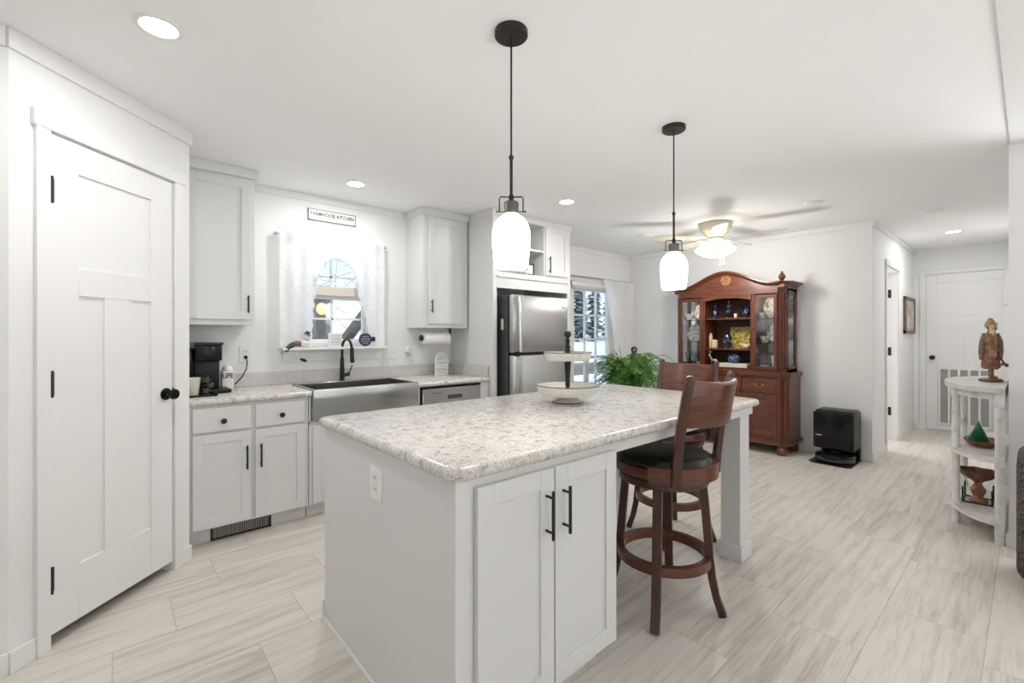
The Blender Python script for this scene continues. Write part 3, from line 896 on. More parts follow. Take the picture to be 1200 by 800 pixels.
# worktop pieces left, behind and right of the sink with a rounded front edge
t = thing('kitchen_worktop', 'marbled laminate worktop with backsplash along the sink wall', 'worktop', (1.45, 3.6, CZ - .04))
CFE = 3.283
def edge_profile(y0, y1, zt, th=0.04, n=6):
    r = th / 2
    pts = [(y1, zt - th), (y1, zt)]
    for i in range(n + 1):
        a = PI / 2 + PI * i / n
        pts.append((y0 + r + r * math.cos(a), zt - r + r * math.sin(a)))
    return pts
m = MB()
m.prism(edge_profile(CFE, YB - .003, CZ), 'X', PX + 0.004, sx0 - 0.003)
m.prism(edge_profile(CFE, YB - .003, CZ), 'X', sx1 + 0.003, 2.612)
m.box(sx0 - 0.003, sx1 + 0.003, sy1 + 0.003, YB - .003, CZ - 0.04, CZ)
m.build('top', M_COUNTER, t)
M_SPLASH = spotted('plain_grey_laminate', [(0.3, (0.54, 0.53, 0.51)), (0.7, (0.62, 0.61, 0.59))], 30, 0.35)
MB().box(PX + 0.004, 2.61, YB - 0.022, YB - .003, CZ, CZ + 0.103, 0.003).box(2.592, 2.610, CFE + 0.02, YB - 0.02, CZ, CZ + 0.103, 0.003).build('backsplash', M_SPLASH, t)

t = thing('dishwasher', 'stainless dishwasher with a pocket handle right of the sink', 'dishwasher', (2.21, 3.6, 0))
MB().box(1.905, 2.515, CF + 0.005, YB - 0.05, 0.09, 0.848).box(1.92, 2.50, CF + 0.06, YB - .1, 0.0, 0.09).build('tub', M_BLKPL, t)
dwd = MB().box(1.915, 2.508, CF - 0.022, CF + 0.004, 0.11, 0.832, 0.004).build('door', M_STEEL, t)
MB().box(2.155, 2.305, CF - 0.0235, CF - 0.021, 0.738, 0.772, 0.001).build('pocket_handle', M_SLOT, dwd)
MB().box(2.00, 2.085, CF - 0.0232, CF - 0.0215, 0.794, 0.799).build('vent_slot', M_SLOT, dwd)
MB().box(1.9, 2.52, CF - 0.004, CF + 0.0, 0.835, 0.848).build('control_strip', M_BLKPL, t)
t = MB().box(2.520, 2.612, CF, CF + 0.3, 0.0, CZ - 0.042, 0.001).box(2.521, 2.611, CF - 0.002, CF, 0.09, CZ - 0.043, 0.001)
tag(t.build('filler_panel', M_CAB), 'narrow white filler panel between the dishwasher and the tall fridge panel', 'cabinet')

# upper cabinets
UF = 3.630
def upper_cabinet(name, label, x0, x1, dx0, dx1, hx_, hz0, hz1, zb, crown_l, crown_r):
    t = thing(name, label, 'cabinet', ((x0 + x1) / 2, (UF + YB) / 2, zb))
    MB().box(x0, x1, UF, YB - .003, zb, CEIL - 0.003, 0.001).build('body', M_CAB, t)
    do = MB().shaker(dx0, dx1, zb + 0.038, CEIL - 0.085, UF - 0.020, 0.019, 0.058).build('door', M_CAB, t)
    pull(do, hx_, hz0, hz1, UF - 0.020)
    c = MB().prism([(UF - 0.002, CEIL - 0.068), (UF - 0.012, CEIL - 0.062), (UF - 0.022, CEIL - 0.012), (UF - 0.022, CEIL - 0.002), (UF - .002, CEIL - 0.002)], 'X', x0 - (0.022 if crown_l else 0), x1 + (0.022 if crown_r else 0))
    if crown_l:
        c.prism([(x0 + 0.001, CEIL - 0.068), (x0 - 0.012, CEIL - 0.062), (x0 - 0.022, CEIL - 0.012), (x0 - 0.022, CEIL - 0.002), (x0 + .001, CEIL - 0.002)], 'Y', UF - 0.002, YB - .02)
    if crown_r:
        c.prism([(x1 - 0.001, CEIL - 0.068), (x1 + 0.012, CEIL - 0.062), (x1 + 0.022, CEIL - 0.012), (x1 + 0.022, CEIL - 0.002), (x1 - .001, CEIL - 0.002)], 'Y', UF - 0.002, YB - .02)
    c.build('crown_moulding', M_CAB, t)
upper_cabinet('upper_cabinet', 'white wall cabinet beside the pantry, left of the sink window', PX + 0.004, 0.752, 0.345, 0.724, 0.704, 1.44, 1.56, 1.355, False, True)
upper_cabinet('upper_cabinet', 'white wall cabinet above the paper towel, right of the sink window', 2.108, 2.600, 2.160, 2.535, 2.181, 1.49, 1.61, 1.352, True, False)

# tall fridge surround with the cubby between two small doors
t = thing('fridge_surround', 'tall white fridge surround with small doors and an open cubby above', 'cabinet', (3.16, 3.6, 0))
FY = 3.25
MB().box(2.616, 2.664, FY, YB - .003, 0, CEIL - 0.003, 0.001).build('side_panel', M_CAB, t)
MB().box(3.636, 3.680, FY, YB - .003, 0, CEIL - 0.003, 0.001).build('side_panel', M_CAB, t)
b = MB()
b.box(2.664, 3.636, FY, FY + 0.02, 1.725, 1.880, 0.001)
b.box(2.664, 3.044, FY, FY + 0.02, 1.880, CEIL - 0.003).box(3.278, 3.636, FY, FY + 0.02, 1.880, CEIL - 0.003).box(3.044, 3.278, FY, FY + 0.02, 2.385, CEIL - 0.003)
b.box(3.030, 3.0435, FY + 0.015, FY + 0.5, 1.870, CEIL - .01).box(3.2785, 3.292, FY + 0.015, FY + 0.5, 1.870, CEIL - .01).box(3.03, 3.292, FY + 0.3, FY + 0.31, 1.88, CEIL - .01)
b.box(2.665, 3.635, FY + 0.010, YB - .05, 1.86, 1.8795).box(3.03, 3.292, FY + .02, FY + 0.3, 2.385, 2.40)
b.box(2.664, 3.636, FY - 0.012, FY + 0.004, 1.826, 1.850, 0.003)
b.build('top_box', M_CAB, t)
MB().box(3.044, 3.278, FY + 0.002, FY + 0.3, 2.118, 2.138, 0.001).build('cubby_shelf', M_CAB, t)
for (a, b_, hx_) in ((2.690, 3.030, 3.005), (3.292, 3.624, 3.462)):
    do = MB().shaker(a, b_, 1.893, 2.385, FY - 0.020, 0.019, 0.05).build('door', M_CAB, t)
    if hx_ > 3.2:
        pull(do, 3.33, 1.915, 2.085, FY - 0.020)
    else:
        pull(do, hx_, 1.915, 2.085, FY - 0.020)
c = MB().prism([(FY - 0.001, CEIL - 0.062), (FY - 0.008, CEIL - 0.056), (FY - 0.016, CEIL - 0.012), (FY - 0.016, CEIL - 0.002), (FY - .001, CEIL - 0.002)], 'X', 2.602, 3.694)
c.prism([(2.617, CEIL - 0.062), (2.610, CEIL - 0.056), (2.602, CEIL - 0.012), (2.602, CEIL - 0.002), (2.617, CEIL - 0.002)], 'Y', FY - 0.002, YB - .02)
c.prism([(3.679, CEIL - 0.062), (3.686, CEIL - 0.056), (3.694, CEIL - 0.012), (3.694, CEIL - 0.002), (3.679, CEIL - 0.002)], 'Y', FY - 0.002, YB - .02)
c.build('crown_moulding', M_CAB, t)
# what stands in the cubby
t = thing('picture_frame', 'small square frame standing in the open cubby above the fridge', 'picture frame', (3.135, FY + 0.06, 1.887))
fz = 1.8815
MB().box(3.075, 3.195, FY + .05, FY + .064, fz, fz + 0.018, .002).box(3.075, 3.195, FY + .05, FY + .064, fz + 0.105, fz + 0.123, .002).box(3.075, 3.093, FY + .05, FY + .064, fz, fz + 0.123, .002).box(3.177, 3.195, FY + .05, FY + .064, fz, fz + 0.123, .002).build('frame', M_DKGREY, t)
MB().box(3.09, 3.18, FY + .056, FY + .06, fz + 0.015, fz + 0.108).build('print', M_SIGNW, t)
tag(MB().lathe([(0, 0), (0.028, 0), (0.034, 0.05), (0.030, 0.10), (0.024, 0.115), (0.022, 0.115), (0.028, 0.1), (0.031, 0.05), (0.026, 0.004), (0, 0.004)], (3.125, FY + .10, 2.139), 20).build('glass_jar', M_CLEAR), 'clear glass jar on the upper shelf of the cubby above the fridge', 'jar')

# refrigerator
t = thing('refrigerator', 'stainless top-freezer refrigerator in the white surround', 'refrigerator', (3.11, 3.45, 0))
RX0, RX1, RY = 2.722, 3.460, 3.090
MB().box(RX0, RX1, RY + 0.075, YB - 0.05, 0.02, 1.650, 0.006).box(RX0 + .02, RX1 - .02, RY + .1, YB - .1, 0.0, 0.03).build('body', M_DKGREY, t)
MB().box(RX0 + .004, RX1 - .004, RY + 0.055, RY + 0.078, 0.05, 1.648).build('door_gasket', M_BLKPL, t)
f1 = MB().box(RX0, RX1, RY, RY + 0.056, 1.125, 1.655, 0.010, 2).build('freezer_door', M_STEEL, t)
f2 = MB().box(RX0, RX1, RY, RY + 0.056, 0.06, 1.098, 0.010, 2).build('fridge_door', M_STEEL, t)
MB().box(RX0 + .02, RX1 - .01, RY + 0.006, RY + 0.05, 1.096, 1.127).build('door_gap', M_BLKPL, t)
def fridge_handle(z0, z1, lift0, lift1, par):
    h = MB()
    n = 10
    pts = []
    for i in range(n + 1):
        u = i / n
        pts.append((RX0 + 0.055, RY - (lift0 + (lift1 - lift0) * u) - 0.010 * math.sin(PI * u), z0 + (z1 - z0) * u))
    h.bar(pts, 0.026, 0.016, (1, 0, 0))
    h.box(RX0 + 0.044, RX0 + 0.066, RY - lift0 - 0.004, RY + 0.002, z0, z0 + 0.03, 0.002).box(RX0 + 0.044, RX0 + 0.066, RY - lift1 - 0.004, RY + 0.002, z1 - 0.03, z1, 0.002)
    return h.build('handle', M_CHROME, par)
fridge_handle(1.135, 1.635, 0.045, 0.012, f1)
fridge_handle(0.45, 1.085, 0.012, 0.045, f2)
MB().box(RX0 + 0.035, RX0 + 0.08, RY - 0.006, RY + .01, 1.088, 1.136, 0.004).build('hinge_cap', M_BLKPL, t)
MB().box(RX1 - 0.10, RX1 - 0.04, RY - 0.0012, RY + .002, 1.555, 1.566).build('badge', M_DKGREY, f1)
tag(MB().box(RX0 - 0.0022, RX0 - 0.0002, 3.225, 3.262, 1.335, 1.435, 0.0005).build('fridge_magnet', M_SIGNW), 'small white card stuck to the dark side of the refrigerator', 'magnet')

# floor register in the toe kick
t = thing('floor_register', 'dark bronze vent register in the toe kick left of the sink', 'vent', (0.625, CF + 0.05, 0.0))
m = MB()
vx0, vx1 = 0.452, 0.795
vy = CF + 0.057
m.box(vx0, vx1, vy - 0.008, vy, 0.001, 0.012, .001).box(vx0, vx1, vy - 0.008, vy, 0.075, 0.086, .001).box(vx0, vx0 + 0.014, vy - 0.008, vy, 0.001, 0.086, .001).box(vx1 - 0.014, vx1, vy - 0.008, vy, 0.001, 0.086, .001)
m.build('frame', M_VENTB, t)
m = MB()
for i in range(30):
    x = vx0 + 0.02 + (vx1 - vx0 - 0.04) * i / 29
    m.box(x - 0.0022, x + 0.0022, vy - 0.006, vy, 0.01, 0.078)
m.build('louvres', M_VENTB, t)

# faucet
t = thing('faucet', 'matte black gooseneck faucet behind the steel sink', 'faucet', (1.457, 3.845, CT_))
fx_, fy_ = 1.457, 3.852
MB().lathe([(0, 0), (0.028, 0), (0.028, 0.006), (0.021, 0.012), (0.019, 0.09), (0.015, 0.20), (0, 0.20)], (fx_, fy_, CT_), 20).build('body', M_BLACK, t)
pts = [(fx_, fy_, CT_ + 0.18), (fx_, fy_, CT_ + 0.27)]
for i in range(1, 12):
    a = PI * i / 12
    pts.append((fx_ + 0.0 + 0.012 * (1 - math.cos(a)), fy_ - 0.075 * (1 - math.cos(a)), CT_ + 0.27 + 0.085 * math.sin(a)))
pts.append((fx_ + 0.024, fy_ - 0.15, CT_ + 0.27))
MB().tube(pts, 0.0115, 12).build('spout', M_BLACK, t)
MB().cyl((fx_ + 0.024, fy_ - 0.15, CT_ + 0.285), (fx_ + 0.026, fy_ - 0.155, CT_ + 0.16), 0.0155, 0.0175, 16).build('spray_head', M_BLACK, t)
MB().cyl((fx_ + 0.010, fy_, CT_ + 0.045), (fx_ + 0.062, fy_ - 0.004, CT_ + 0.058), 0.015, 0.017, 14).cyl((fx_ + 0.057, fy_ - 0.004, CT_ + 0.058), (fx_ + 0.085, fy_ - 0.010, CT_ + 0.135), 0.006, 0.0045, 10).build('lever', M_BLACK, t)

# paper towel holder and roll under the right wall cabinet
t = thing('paper_towel_holder', 'black under-cabinet paper towel holder', 'paper towel holder', (2.29, 3.70, 1.35))
hy_, hz_ = 3.735, 1.258
MB().box(2.435, 2.478, hy_ - 0.02, hy_ + 0.02, 1.346, 1.3515, 0.001).build('mount', M_BLACK, t)
MB().cyl((2.140, hy_, hz_), (2.156, hy_, hz_), 0.028, seg=20).build('end_cap', M_BLACK, t)
MB().box(2.465, 2.470, hy_ - 0.016, hy_ + 0.016, hz_ - 0.03, 1.3515, 0.001).build('arm', M_BLACK, t)
MB().cyl((2.150, hy_, hz_), (2.465, hy_, hz_), 0.009, seg=12).build('rod', M_BLACK, t)
MB().lathe([(0.019, 0), (0.052, 0), (0.054, 0.004), (0.054, 0.276), (0.052, 0.28), (0.019, 0.28), (0.019, 0)], (2.166, hy_, hz_ - .001), 32, Matrix.Rotation(PI / 2, 3, 'Y')).build('paper_towel_roll', M_PAPER)
tag(bpy.data.objects['paper_towel_roll'], 'white paper towel roll hanging below the right wall cabinet', 'paper towel')

# small arched sign on the worktop
t = thing('arched_sign', 'small white arched lattice sign standing on the worktop by the fridge panel', 'sign', (2.388, 3.75, CT_))
ax0, ax1, ay, az = 2.315, 2.461, 3.752, CT_
xm = (ax0 + ax1) / 2
rr = (ax1 - ax0) / 2
aspr = az + 0.145
MB().box(ax0, ax1, ay, ay + 0.016, az, aspr, 0.002).build('board', M_SIGNW, t)
l = MB()
arc = [(xm + rr * .93 * math.cos(PI * i / 16), ay + 0.008, aspr + rr * 1.0 * math.sin(PI * i / 16)) for i in range(17)]
l.bar(arc, 0.016, 0.011, (0, 1, 0))
for (p, q) in (((-0.85, 0.0), (0.30, 0.93)), ((-0.30, 0.93), (0.85, 0.0)), ((-0.28, 0.0), (0.72, 0.68)), ((-0.72, 0.68), (0.28, 0.0)), ((-0.92, 0.3), (-0.28, 0)), ((0.92, .3), (0.28, 0))):
    l.bar([(xm + rr * p[0], ay + 0.008, aspr + rr * p[1] * .96), (xm + rr * q[0], ay + 0.008, aspr + rr * q[1] * .96)], 0.010, 0.007, (0, 1, 0))
l.build('lattice', M_SIGNW, t)
# its wording is too blurred to read: rows of marks only
random.seed(3)
ink = MB()
for (zz, h_, x_, n_) in ((0.122, 0.020, 0.056, 6), (0.090, 0.009, 0.028, 4), (0.058, 0.020, 0.060, 7), (0.028, 0.011, 0.050, 7)):
    for i in range(n_):
        xx = xm - x_ + 2 * x_ * (i + .5) / n_
        wl = 1.45 * x_ / n_
        kind = random.randint(0, 2)
        ink.box(xx - wl / 2, xx - wl / 2 + wl * .3, ay - 0.0006, ay + .001, az + zz - h_ / 2, az + zz + h_ / 2)
        if kind:
            ink.box(xx - wl / 2, xx + wl / 2, ay - 0.0006, ay + .001, az + zz + h_ * .32, az + zz + h_ / 2)
        if kind != 1:
            ink.box(xx - wl / 2, xx + wl / 2, ay - 0.0006, ay + .001, az + zz - h_ / 2, az + zz - h_ * .3)
ink.build('lettering', M_GREYSIGN, t)

# coffee maker and what stands round it
t = thing('coffee_maker', 'black single-serve coffee maker on the worktop by the pantry', 'coffee maker', (0.47, 3.70, CT_))
k = MB()
k.box(0.400, 0.545, 3.660, 3.86, CT_ + 0.02, CT_ + 0.225, 0.010, 2)
k.build('body', M_BLKPL, t)
MB().box(0.400, 0.552, 3.60, 3.86, CT_ + 0.215, CT_ + 0.335, 0.012, 2).box(0.394, 0.558, 3.592, 3.862, CT_ + 0.322, CT_ + 0.340, 0.004).build('brew_head', M_BLKGLOSS, t)
MB().box(0.41, 0.60, 3.56, 3.765, CT_ + 0.002, CT_ + 0.026, 0.006, 2).box(0.41, 0.56, 3.76, 3.86, CT_ + 0.002, CT_ + 0.026, 0.006, 2).build('drip_tray', M_BLKPL, t)
MB().box(0.330, 0.399, 3.66, 3.86, CT_ + 0.002, CT_ + 0.30, 0.008, 2).build('water_tank', M_BLKGLOSS, t)
b = MB()
for i in range(4):
    b.cyl((0.5455, 3.700, CT_ + 0.12 + 0.03 * i), (0.5475, 3.700, CT_ + 0.12 + 0.03 * i), 0.006, seg=10)
b.build('buttons', M_DKGREY, t)
t = thing('cup', 'cream tapered cup in front of the coffee maker', 'cup', (0.375, 3.53, CT_))
MB().lathe([(0, 0), (0.030, 0), (0.032, 0.003), (0.044, 0.112), (0.0455, 0.114), (0.043, 0.113), (0.031, 0.006), (0, 0.006)], (0.375, 3.50, CT_ + 0.004), 28).build('body', M_CUP, t)
t = thing('serving_tray', 'dark flat tray under the cream cup by the pantry', 'tray', (0.43, 3.53, CT_))
MB().box(0.328, 0.50, 3.43, 3.588, CT_ + 0.0005, CT_ + 0.004, 0.001).box(0.328, 0.50, 3.43, 3.435, CT_, CT_ + 0.012).box(0.495, 0.50, 3.43, 3.588, CT_, CT_ + 0.012).build('tray', M_BLKPL, t)
t = thing('pod_stand', 'small dark metal coffee pod stand beside the cream cup', 'pod stand', (0.455, 3.50, CT_))
s = MB()
s.cyl((0.455, 3.50, CT_ + 0.004), (0.455, 3.50, CT_ + 0.13), 0.005, seg=8)
for i in range(3):
    zz = CT_ + 0.03 + 0.035 * i
    s.tube([(0.455 + 0.022 * math.cos(q * PI / 8), 3.50 + 0.022 * math.sin(q * PI / 8), zz) for q in range(16)], 0.0025, 6, True)
s.build('wire_frame', M_GUN, t)
s = MB()
for i in range(3):
    zz = CT_ + 0.018 + 0.035 * i
    s.lathe([(0, 0), (0.016, 0), (0.021, 0.028), (0, 0.030)], (0.455 + 0.012 * (1 if i % 2 else -1), 3.485, zz), 12)
s.build('pods', M_DKGREY, t)
t = thing('small_canister', 'small white canister with dark lettering right of the coffee maker', 'canister', (0.625, 3.80, CT_))
MB().box(0.575, 0.652, 3.776, 3.850, CT_, CT_ + 0.135, 0.010, 2).lathe([(0.034, 0.13), (0.034, 0.145), (0.028, 0.160), (0.012, 0.172), (0, 0.174)], (0.6135, 3.813, CT_), 24).build('body', M_WHGLAZE, t)
lettering('LIFE', 'lettering', M_INK, t, (0.612, 3.7745, CT_ + 0.098), R_FRONT, 0.036, 0.066)
# wall plates
def wall_plate(name, label, cat, c, normal, w=0.072, h=0.118, kind='outlet', gang=1, group=None):
    n = Vector(normal)
    u = Vector((-n.y, n.x, 0))
    Mx = Matrix(((u.x, n.x, 0, c[0]), (u.y, n.y, 0, c[1]), (0, 0, 1, c[2]), (0, 0, 0, 1)))
    t = thing(name, label, cat, c, 0, group)
    MB(Mx).box(-w / 2, w / 2, 0.0, 0.005, -h / 2, h / 2, 0.002).build('plate', M_WHPL, t)
    for gi in range(gang):
        ox = (gi - (gang - 1) / 2) * 0.046
        if kind == 'outlet':
            for z in (0.020, -0.020):
                so = MB(Mx).box(ox - 0.017, ox + 0.017, 0.004, 0.0075, z - 0.016, z + 0.016, 0.003).build('socket', M_WHPL, t)
                for sx_ in (-1, 1):
                    MB(Mx).box(ox + sx_ * 0.0068 - 0.0014, ox + sx_ * 0.0068 + 0.0014, 0.007, 0.0080, z - 0.003, z + 0.007).build('slot', M_SLOT, so)
        else:
            MB(Mx).box(ox - 0.005, ox + 0.005, 0.004, 0.016, -0.011, 0.006, 0.002).build('toggle', M_WHPL, t)
    return t
wall_plate('wall_outlet', 'white wall outlet above the worktop with the black cord plugged in', 'outlet', (0.755, YB, 1.140), (0, -1, 0), 0.082, 0.128)
wall_plate('light_switch', 'white double switch plate right of the sink window', 'light switch', (1.935, YB, 1.128), (0, -1, 0), 0.120, 0.122, 'switch', 2)
wall_plate('wall_outlet', 'white wall outlet between the switch plate and the paper towel', 'outlet', (2.106, YB, 1.130), (0, -1, 0), 0.075, 0.12)
t = thing('air_freshener', 'small white plug-in air freshener in the outlet by the paper towel', 'air freshener', (2.106, YB - .01, 1.13))
MB().box(2.084, 2.130, YB - 0.05, YB - 0.008, 1.118, 1.178, 0.010, 2).build('housing', M_WHPL, t)
MB().lathe([(0, 0), (0.014, 0), (0.017, 0.02), (0.013, 0.036), (0, 0.036)], (2.107, YB - 0.032, 1.085), 14).build('bottle', M_GRILLE, t)
wall_plate('wall_outlet', 'white wall outlet low on the panel under the island overhang', 'outlet', (2.15, 1.53, 0.30), (0, -1, 0))
wall_plate('wall_outlet', 'white wall outlet on the end panel of the island', 'outlet', (0.720, 1.570, 0.745), (-1, 0, 0), 0.095, 0.122)
wall_plate('light_switch', 'white switch plate low on the far wall beside the hutch', 'light switch', (XF, 3.42, 1.10), (-1, 0, 0), 0.10, 0.125, 'switch', 2)
t = thing('wall_thermostat', 'small white wall sensor on the hall end by the far door', 'thermostat', (XE - .02, 0.115, 1.745))
MB().box(XE - 0.040, XE - 0.0195, 0.14, 0.215, 1.66, 1.835, 0.006, 2).build('housing', M_WHPL, t)
MB().box(XE - 0.0415, XE - 0.039, 0.155, 0.20, 1.77, 1.80, 0.001).build('button', M_TRIM, t)
# cord of the coffee maker
t = thing('power_cord', 'black power cord from the coffee maker to the wall outlet', 'cord', (0.72, 3.9, CT_))
MB().ball((0.752, YB - 0.022, 1.118), 0.013, 1, 1.2, 1.0).build('plug', M_BLKPL, t)
MB().tube([(0.752, YB - 0.03, 1.116), (0.756, YB - 0.05, 1.085), (0.748, YB - 0.06, 1.03), (0.72, YB - 0.055, 0.97), (0.68, YB - 0.05, 0.925), (0.65, YB - 0.045, 0.905), (0.60, YB - 0.04, 0.903)], 0.0042, 8).build('cable', M_BLKPL, t)

# the wall sign
t = thing('wall_sign', 'long white framed farmhouse sign above the sink window', 'sign', (1.407, YB - .01, 2.29))
MB().box(1.212, 1.602, YB - 0.014, YB - 0.002, 2.248, 2.332, 0.001).build('board', M_SIGNW, t)
MB().box(1.207, 1.607, YB - 0.017, YB - 0.001, 2.243, 2.249).box(1.207, 1.607, YB - 0.017, YB - 0.001, 2.331, 2.337).box(1.207, 1.213, YB - 0.017, YB - 0.001, 2.243, 2.337).box(1.601, 1.607, YB - 0.017, YB - 0.001, 2.243, 2.337).build('frame', M_GREYSIGN, t)
lettering('FARMHOUSE KITCHEN', 'lettering', M_INK, t, (1.407, YB - 0.0145, 2.297), R_FRONT, 0.032, 0.365)
s = MB()
for i in range(9):
    s.box(1.36 + 0.011 * i, 1.367 + 0.011 * i, YB - 0.0150, YB - 0.0135, 2.261, 2.267)
s.build('small_print', M_GREYSIGN, t)

# ------------------------------------------------------------------ curtains
def curtain_mesh(x0, x1, z0, z1, y, nx, nz, wave, amp, keep, pull_to=None):
    m = MB()
    vs = []
    for j in range(nz + 1):
        row = []
        for i in range(nx + 1):
            u, v = i / nx, j / nz
            x = x0 + (x1 - x0) * u
            z = z0 + (z1 - z0) * v
            yy = y + amp * math.sin(wave * x * 2 * PI + 0.6 * math.sin(7 * x)) * (0.6 + 0.4 * (1 - v)) + 0.004 * math.sin(31 * x + 9 * z)
            if pull_to:
                x, yy = pull_to(x, yy, z, u, v)
            row.append(m.bm.verts.new((x, yy, z)))
        vs.append(row)
    for j in range(nz):
        for i in range(nx):
            c = (vs[j][i].co + vs[j + 1][i + 1].co) / 2
            if keep(c.x, c.z):
                m.bm.faces.new((vs[j][i], vs[j][i + 1], vs[j + 1][i + 1], vs[j + 1][i]))
    loose = [v for v in m.bm.verts if not v.link_faces]
    bmesh.ops.delete(m.bm, geom=loose, context='VERTS')
    return m
def keep_sink(x, z):
    """open in the middle: an arch under the swag, widening towards the sill on the right"""
    if z > 1.73:
        rx, rz_ = 0.165, 0.205
        return ((x - 1.418) / rx) ** 2 + ((z - 1.73) / rz_) ** 2 > 1.0 + 0.06 * math.sin(z * 90)
    lo = 1.253 - (1.73 - z) * 0.075 + 0.006 * math.sin(z * 75)
    hi = 1.583 + (1.73 - z) * 0.30 + 0.006 * math.sin(z * 80)
    return not (lo < x < min(hi, 1.700))
t = thing('lace_curtain', 'white lace curtain with a swag parted over the sink window', 'curtain', (1.41, 3.88, 1.2))
curtain_mesh(0.972, 1.848, 1.188, 2.118, 3.872, 150, 110, 9.0, 0.009, keep_sink).build('lace_panel', M_LACE, t)
r = MB()
ruff = []
for i in range(46):
    a = PI * i / 45
    ruff.append((1.418 + 0.172 * math.cos(a), 1.73 + 0.212 * math.sin(a)))
prev = None
for i, (x, z) in enumerate(ruff):
    dx, dz = x - 1.418, z - 1.73
    k_ = 1.0 - 0.055 / max(0.05, math.hypot(dx, dz)) * 0.9
    off = 0.012 * math.sin(i * 1.9)
    a_ = r.bm.verts.new((x * 1.0 + dx * 0.10, 3.856 + off, z + dz * 0.10))
    b_ = r.bm.verts.new((1.418 + dx * (k_ + .22), 3.850 - off, 1.73 + dz * (k_ + .20)))
    if prev:
        r.bm.faces.new((prev[0], a_, b_, prev[1]))
    prev = (a_, b_)
r.build('ruffle', M_LACE, t)
t = thing('curtain_rod', 'thin white curtain rod with the lace curtain above the sink', 'curtain rod', (1.41, 3.88, 2.1))
MB().cyl((0.955, 3.896, 2.085), (1.865, 3.896, 2.085), 0.006, seg=10).ball((0.95, 3.896, 2.085), 0.013).ball((1.87, 3.896, 2.085), 0.013).build('rod', M_BRUSHN, t)
MB().box(0.958, 0.966, 3.894, YB - .001, 2.078, 2.092).box(1.854, 1.862, 3.894, YB - .001, 2.078, 2.092).build('bracket', M_BRUSHN, t)

def keep_all(x, z):
    return True
def patio_shape(x, yy, z, u, v):
    # top spans the rod, gathered to the right lower down
    edge = 5.03 + 0.27 * max(0.0, min(1.0, (2.03 - z) / 0.85)) ** 0.8
    return edge + (5.765 - edge) * u, yy
t = thing('sheer_curtain', 'long white sheer curtain drawn to the right of the patio door', 'curtain', (5.45, 3.87, 0.03))
curtain_mesh(5.03, 5.765, 0.03, 2.045, 3.838, 120, 40, 8.0, 0.020, keep_all, patio_shape).build('panel', M_SHEER, t)
t = thing('curtain_rod', 'pale curtain rod over the patio door', 'curtain rod', (5.0, 3.87, 2.03))
MB().cyl((4.30, 3.862, 2.05), (5.76, 3.862, 2.05), 0.010, seg=10).ball((4.285, 3.862, 2.05), 0.02).build('rod', M_BRUSHN, t)
MB().box(4.33, 4.342, 3.86, YB - .001, 2.042, 2.058).box(5.70, 5.712, 3.86, YB - .001, 2.042, 2.058).build('bracket', M_BRUSHN, t)
t = thing('door_blind', 'white raised blind at the top of the patio door', 'blind', (4.93, 3.92, 1.9))
MB().box(4.46, 5.40, YB - 0.034, YB - .018, 1.935, 1.985, 0.004).build('headrail', M_WHPL, t)
m = MB()
for i in range(6):
    m.box(4.47, 5.39, YB - 0.036, YB - 0.018, 1.905 + i * 0.005, 1.908 + i * 0.005)
m.build('slats', M_WHPL, t)

# things on the sink window's sill
SZ = 1.1855
t = thing('sill_block_sign', 'small pale block sign with lettering on the sill behind the faucet', 'sign', (1.395, 3.8540, SZ))
MB().box(1.345, 1.455, 3.8440, 3.8660, SZ, SZ + 0.118, 0.003).build('board', M_SIGNW, t)
s = MB()
random.seed(5)
for (zz, n_) in ((0.092, 5), (0.066, 6), (0.040, 6), (0.018, 5)):
    for i in range(n_):
        xx = 1.362 + 0.08 * (i + 0.2) / n_
        h_ = 0.012 + 0.004 * random.random()
        s.box(xx, xx + 0.003, 3.84205, 3.84405, SZ + zz - h_ / 2, SZ + zz + h_ / 2)
        s.box(xx, xx + 0.009, 3.84205, 3.84405, SZ + zz + h_ / 2 - 0.003, SZ + zz + h_ / 2)
s.build('lettering', M_GRILLE, t)
t = thing('ornament_sign', 'dark round ornament-shaped sign with pale lettering at the right of the sill', 'sign', (1.66, 3.8540, SZ))
MB().lathe([(0, -0.006), (0.056, -0.006), (0.058, -0.003), (0.058, 0.003), (0.056, 0.006), (0, 0.006)], (1.660, 3.8490, SZ + 0.060), 32, R_OUT).box(1.715, 1.752, 3.8430, 3.8550, SZ + 0.042, SZ + 0.085, 0.008).build('disc', M_NAVY, t)
MB().cyl((1.650, 3.8490, SZ + 0.112), (1.648, 3.8490, SZ + 0.140), 0.011, 0.008, 12).tube([(1.648 + 0.008 * math.cos(q * PI / 6), 3.8490, SZ + 0.147 + 0.008 * math.sin(q * PI / 6)) for q in range(12)], 0.002, 6, True).build('cap', M_SILVER, t)
s = MB()
random.seed(9)
for (zz, x_, n_) in ((0.086, 0.030, 5), (0.066, 0.042, 7), (0.046, 0.042, 7), (0.026, 0.026, 4)):
    for i in range(n_):
        xx = 1.660 - x_ + 2 * x_ * (i + .5) / n_
        s.box(xx - 0.004, xx - 0.001, 3.84105, 3.84305, SZ + zz - 0.005, SZ + zz + 0.005)
        s.box(xx - 0.004, xx + 0.004, 3.84105, 3.84305, SZ + zz + (0.003 if i % 2 else -0.005), SZ + zz + (0.005 if i % 2 else -0.003))
s.build('lettering', M_NAVYINK, t)
t = thing('snowman_figurine', 'white snowman figurine with a dark hat at the left of the sill', 'figurine', (1.155, 3.8540, SZ))
MB().ball((1.150, 3.8320, SZ + 0.032), 0.036, 1.25, 0.6, 0.9).ball((1.160, 3.8290, SZ + 0.082), 0.027, 1, 0.8, 1).build('body', M_WHGLAZE, t)
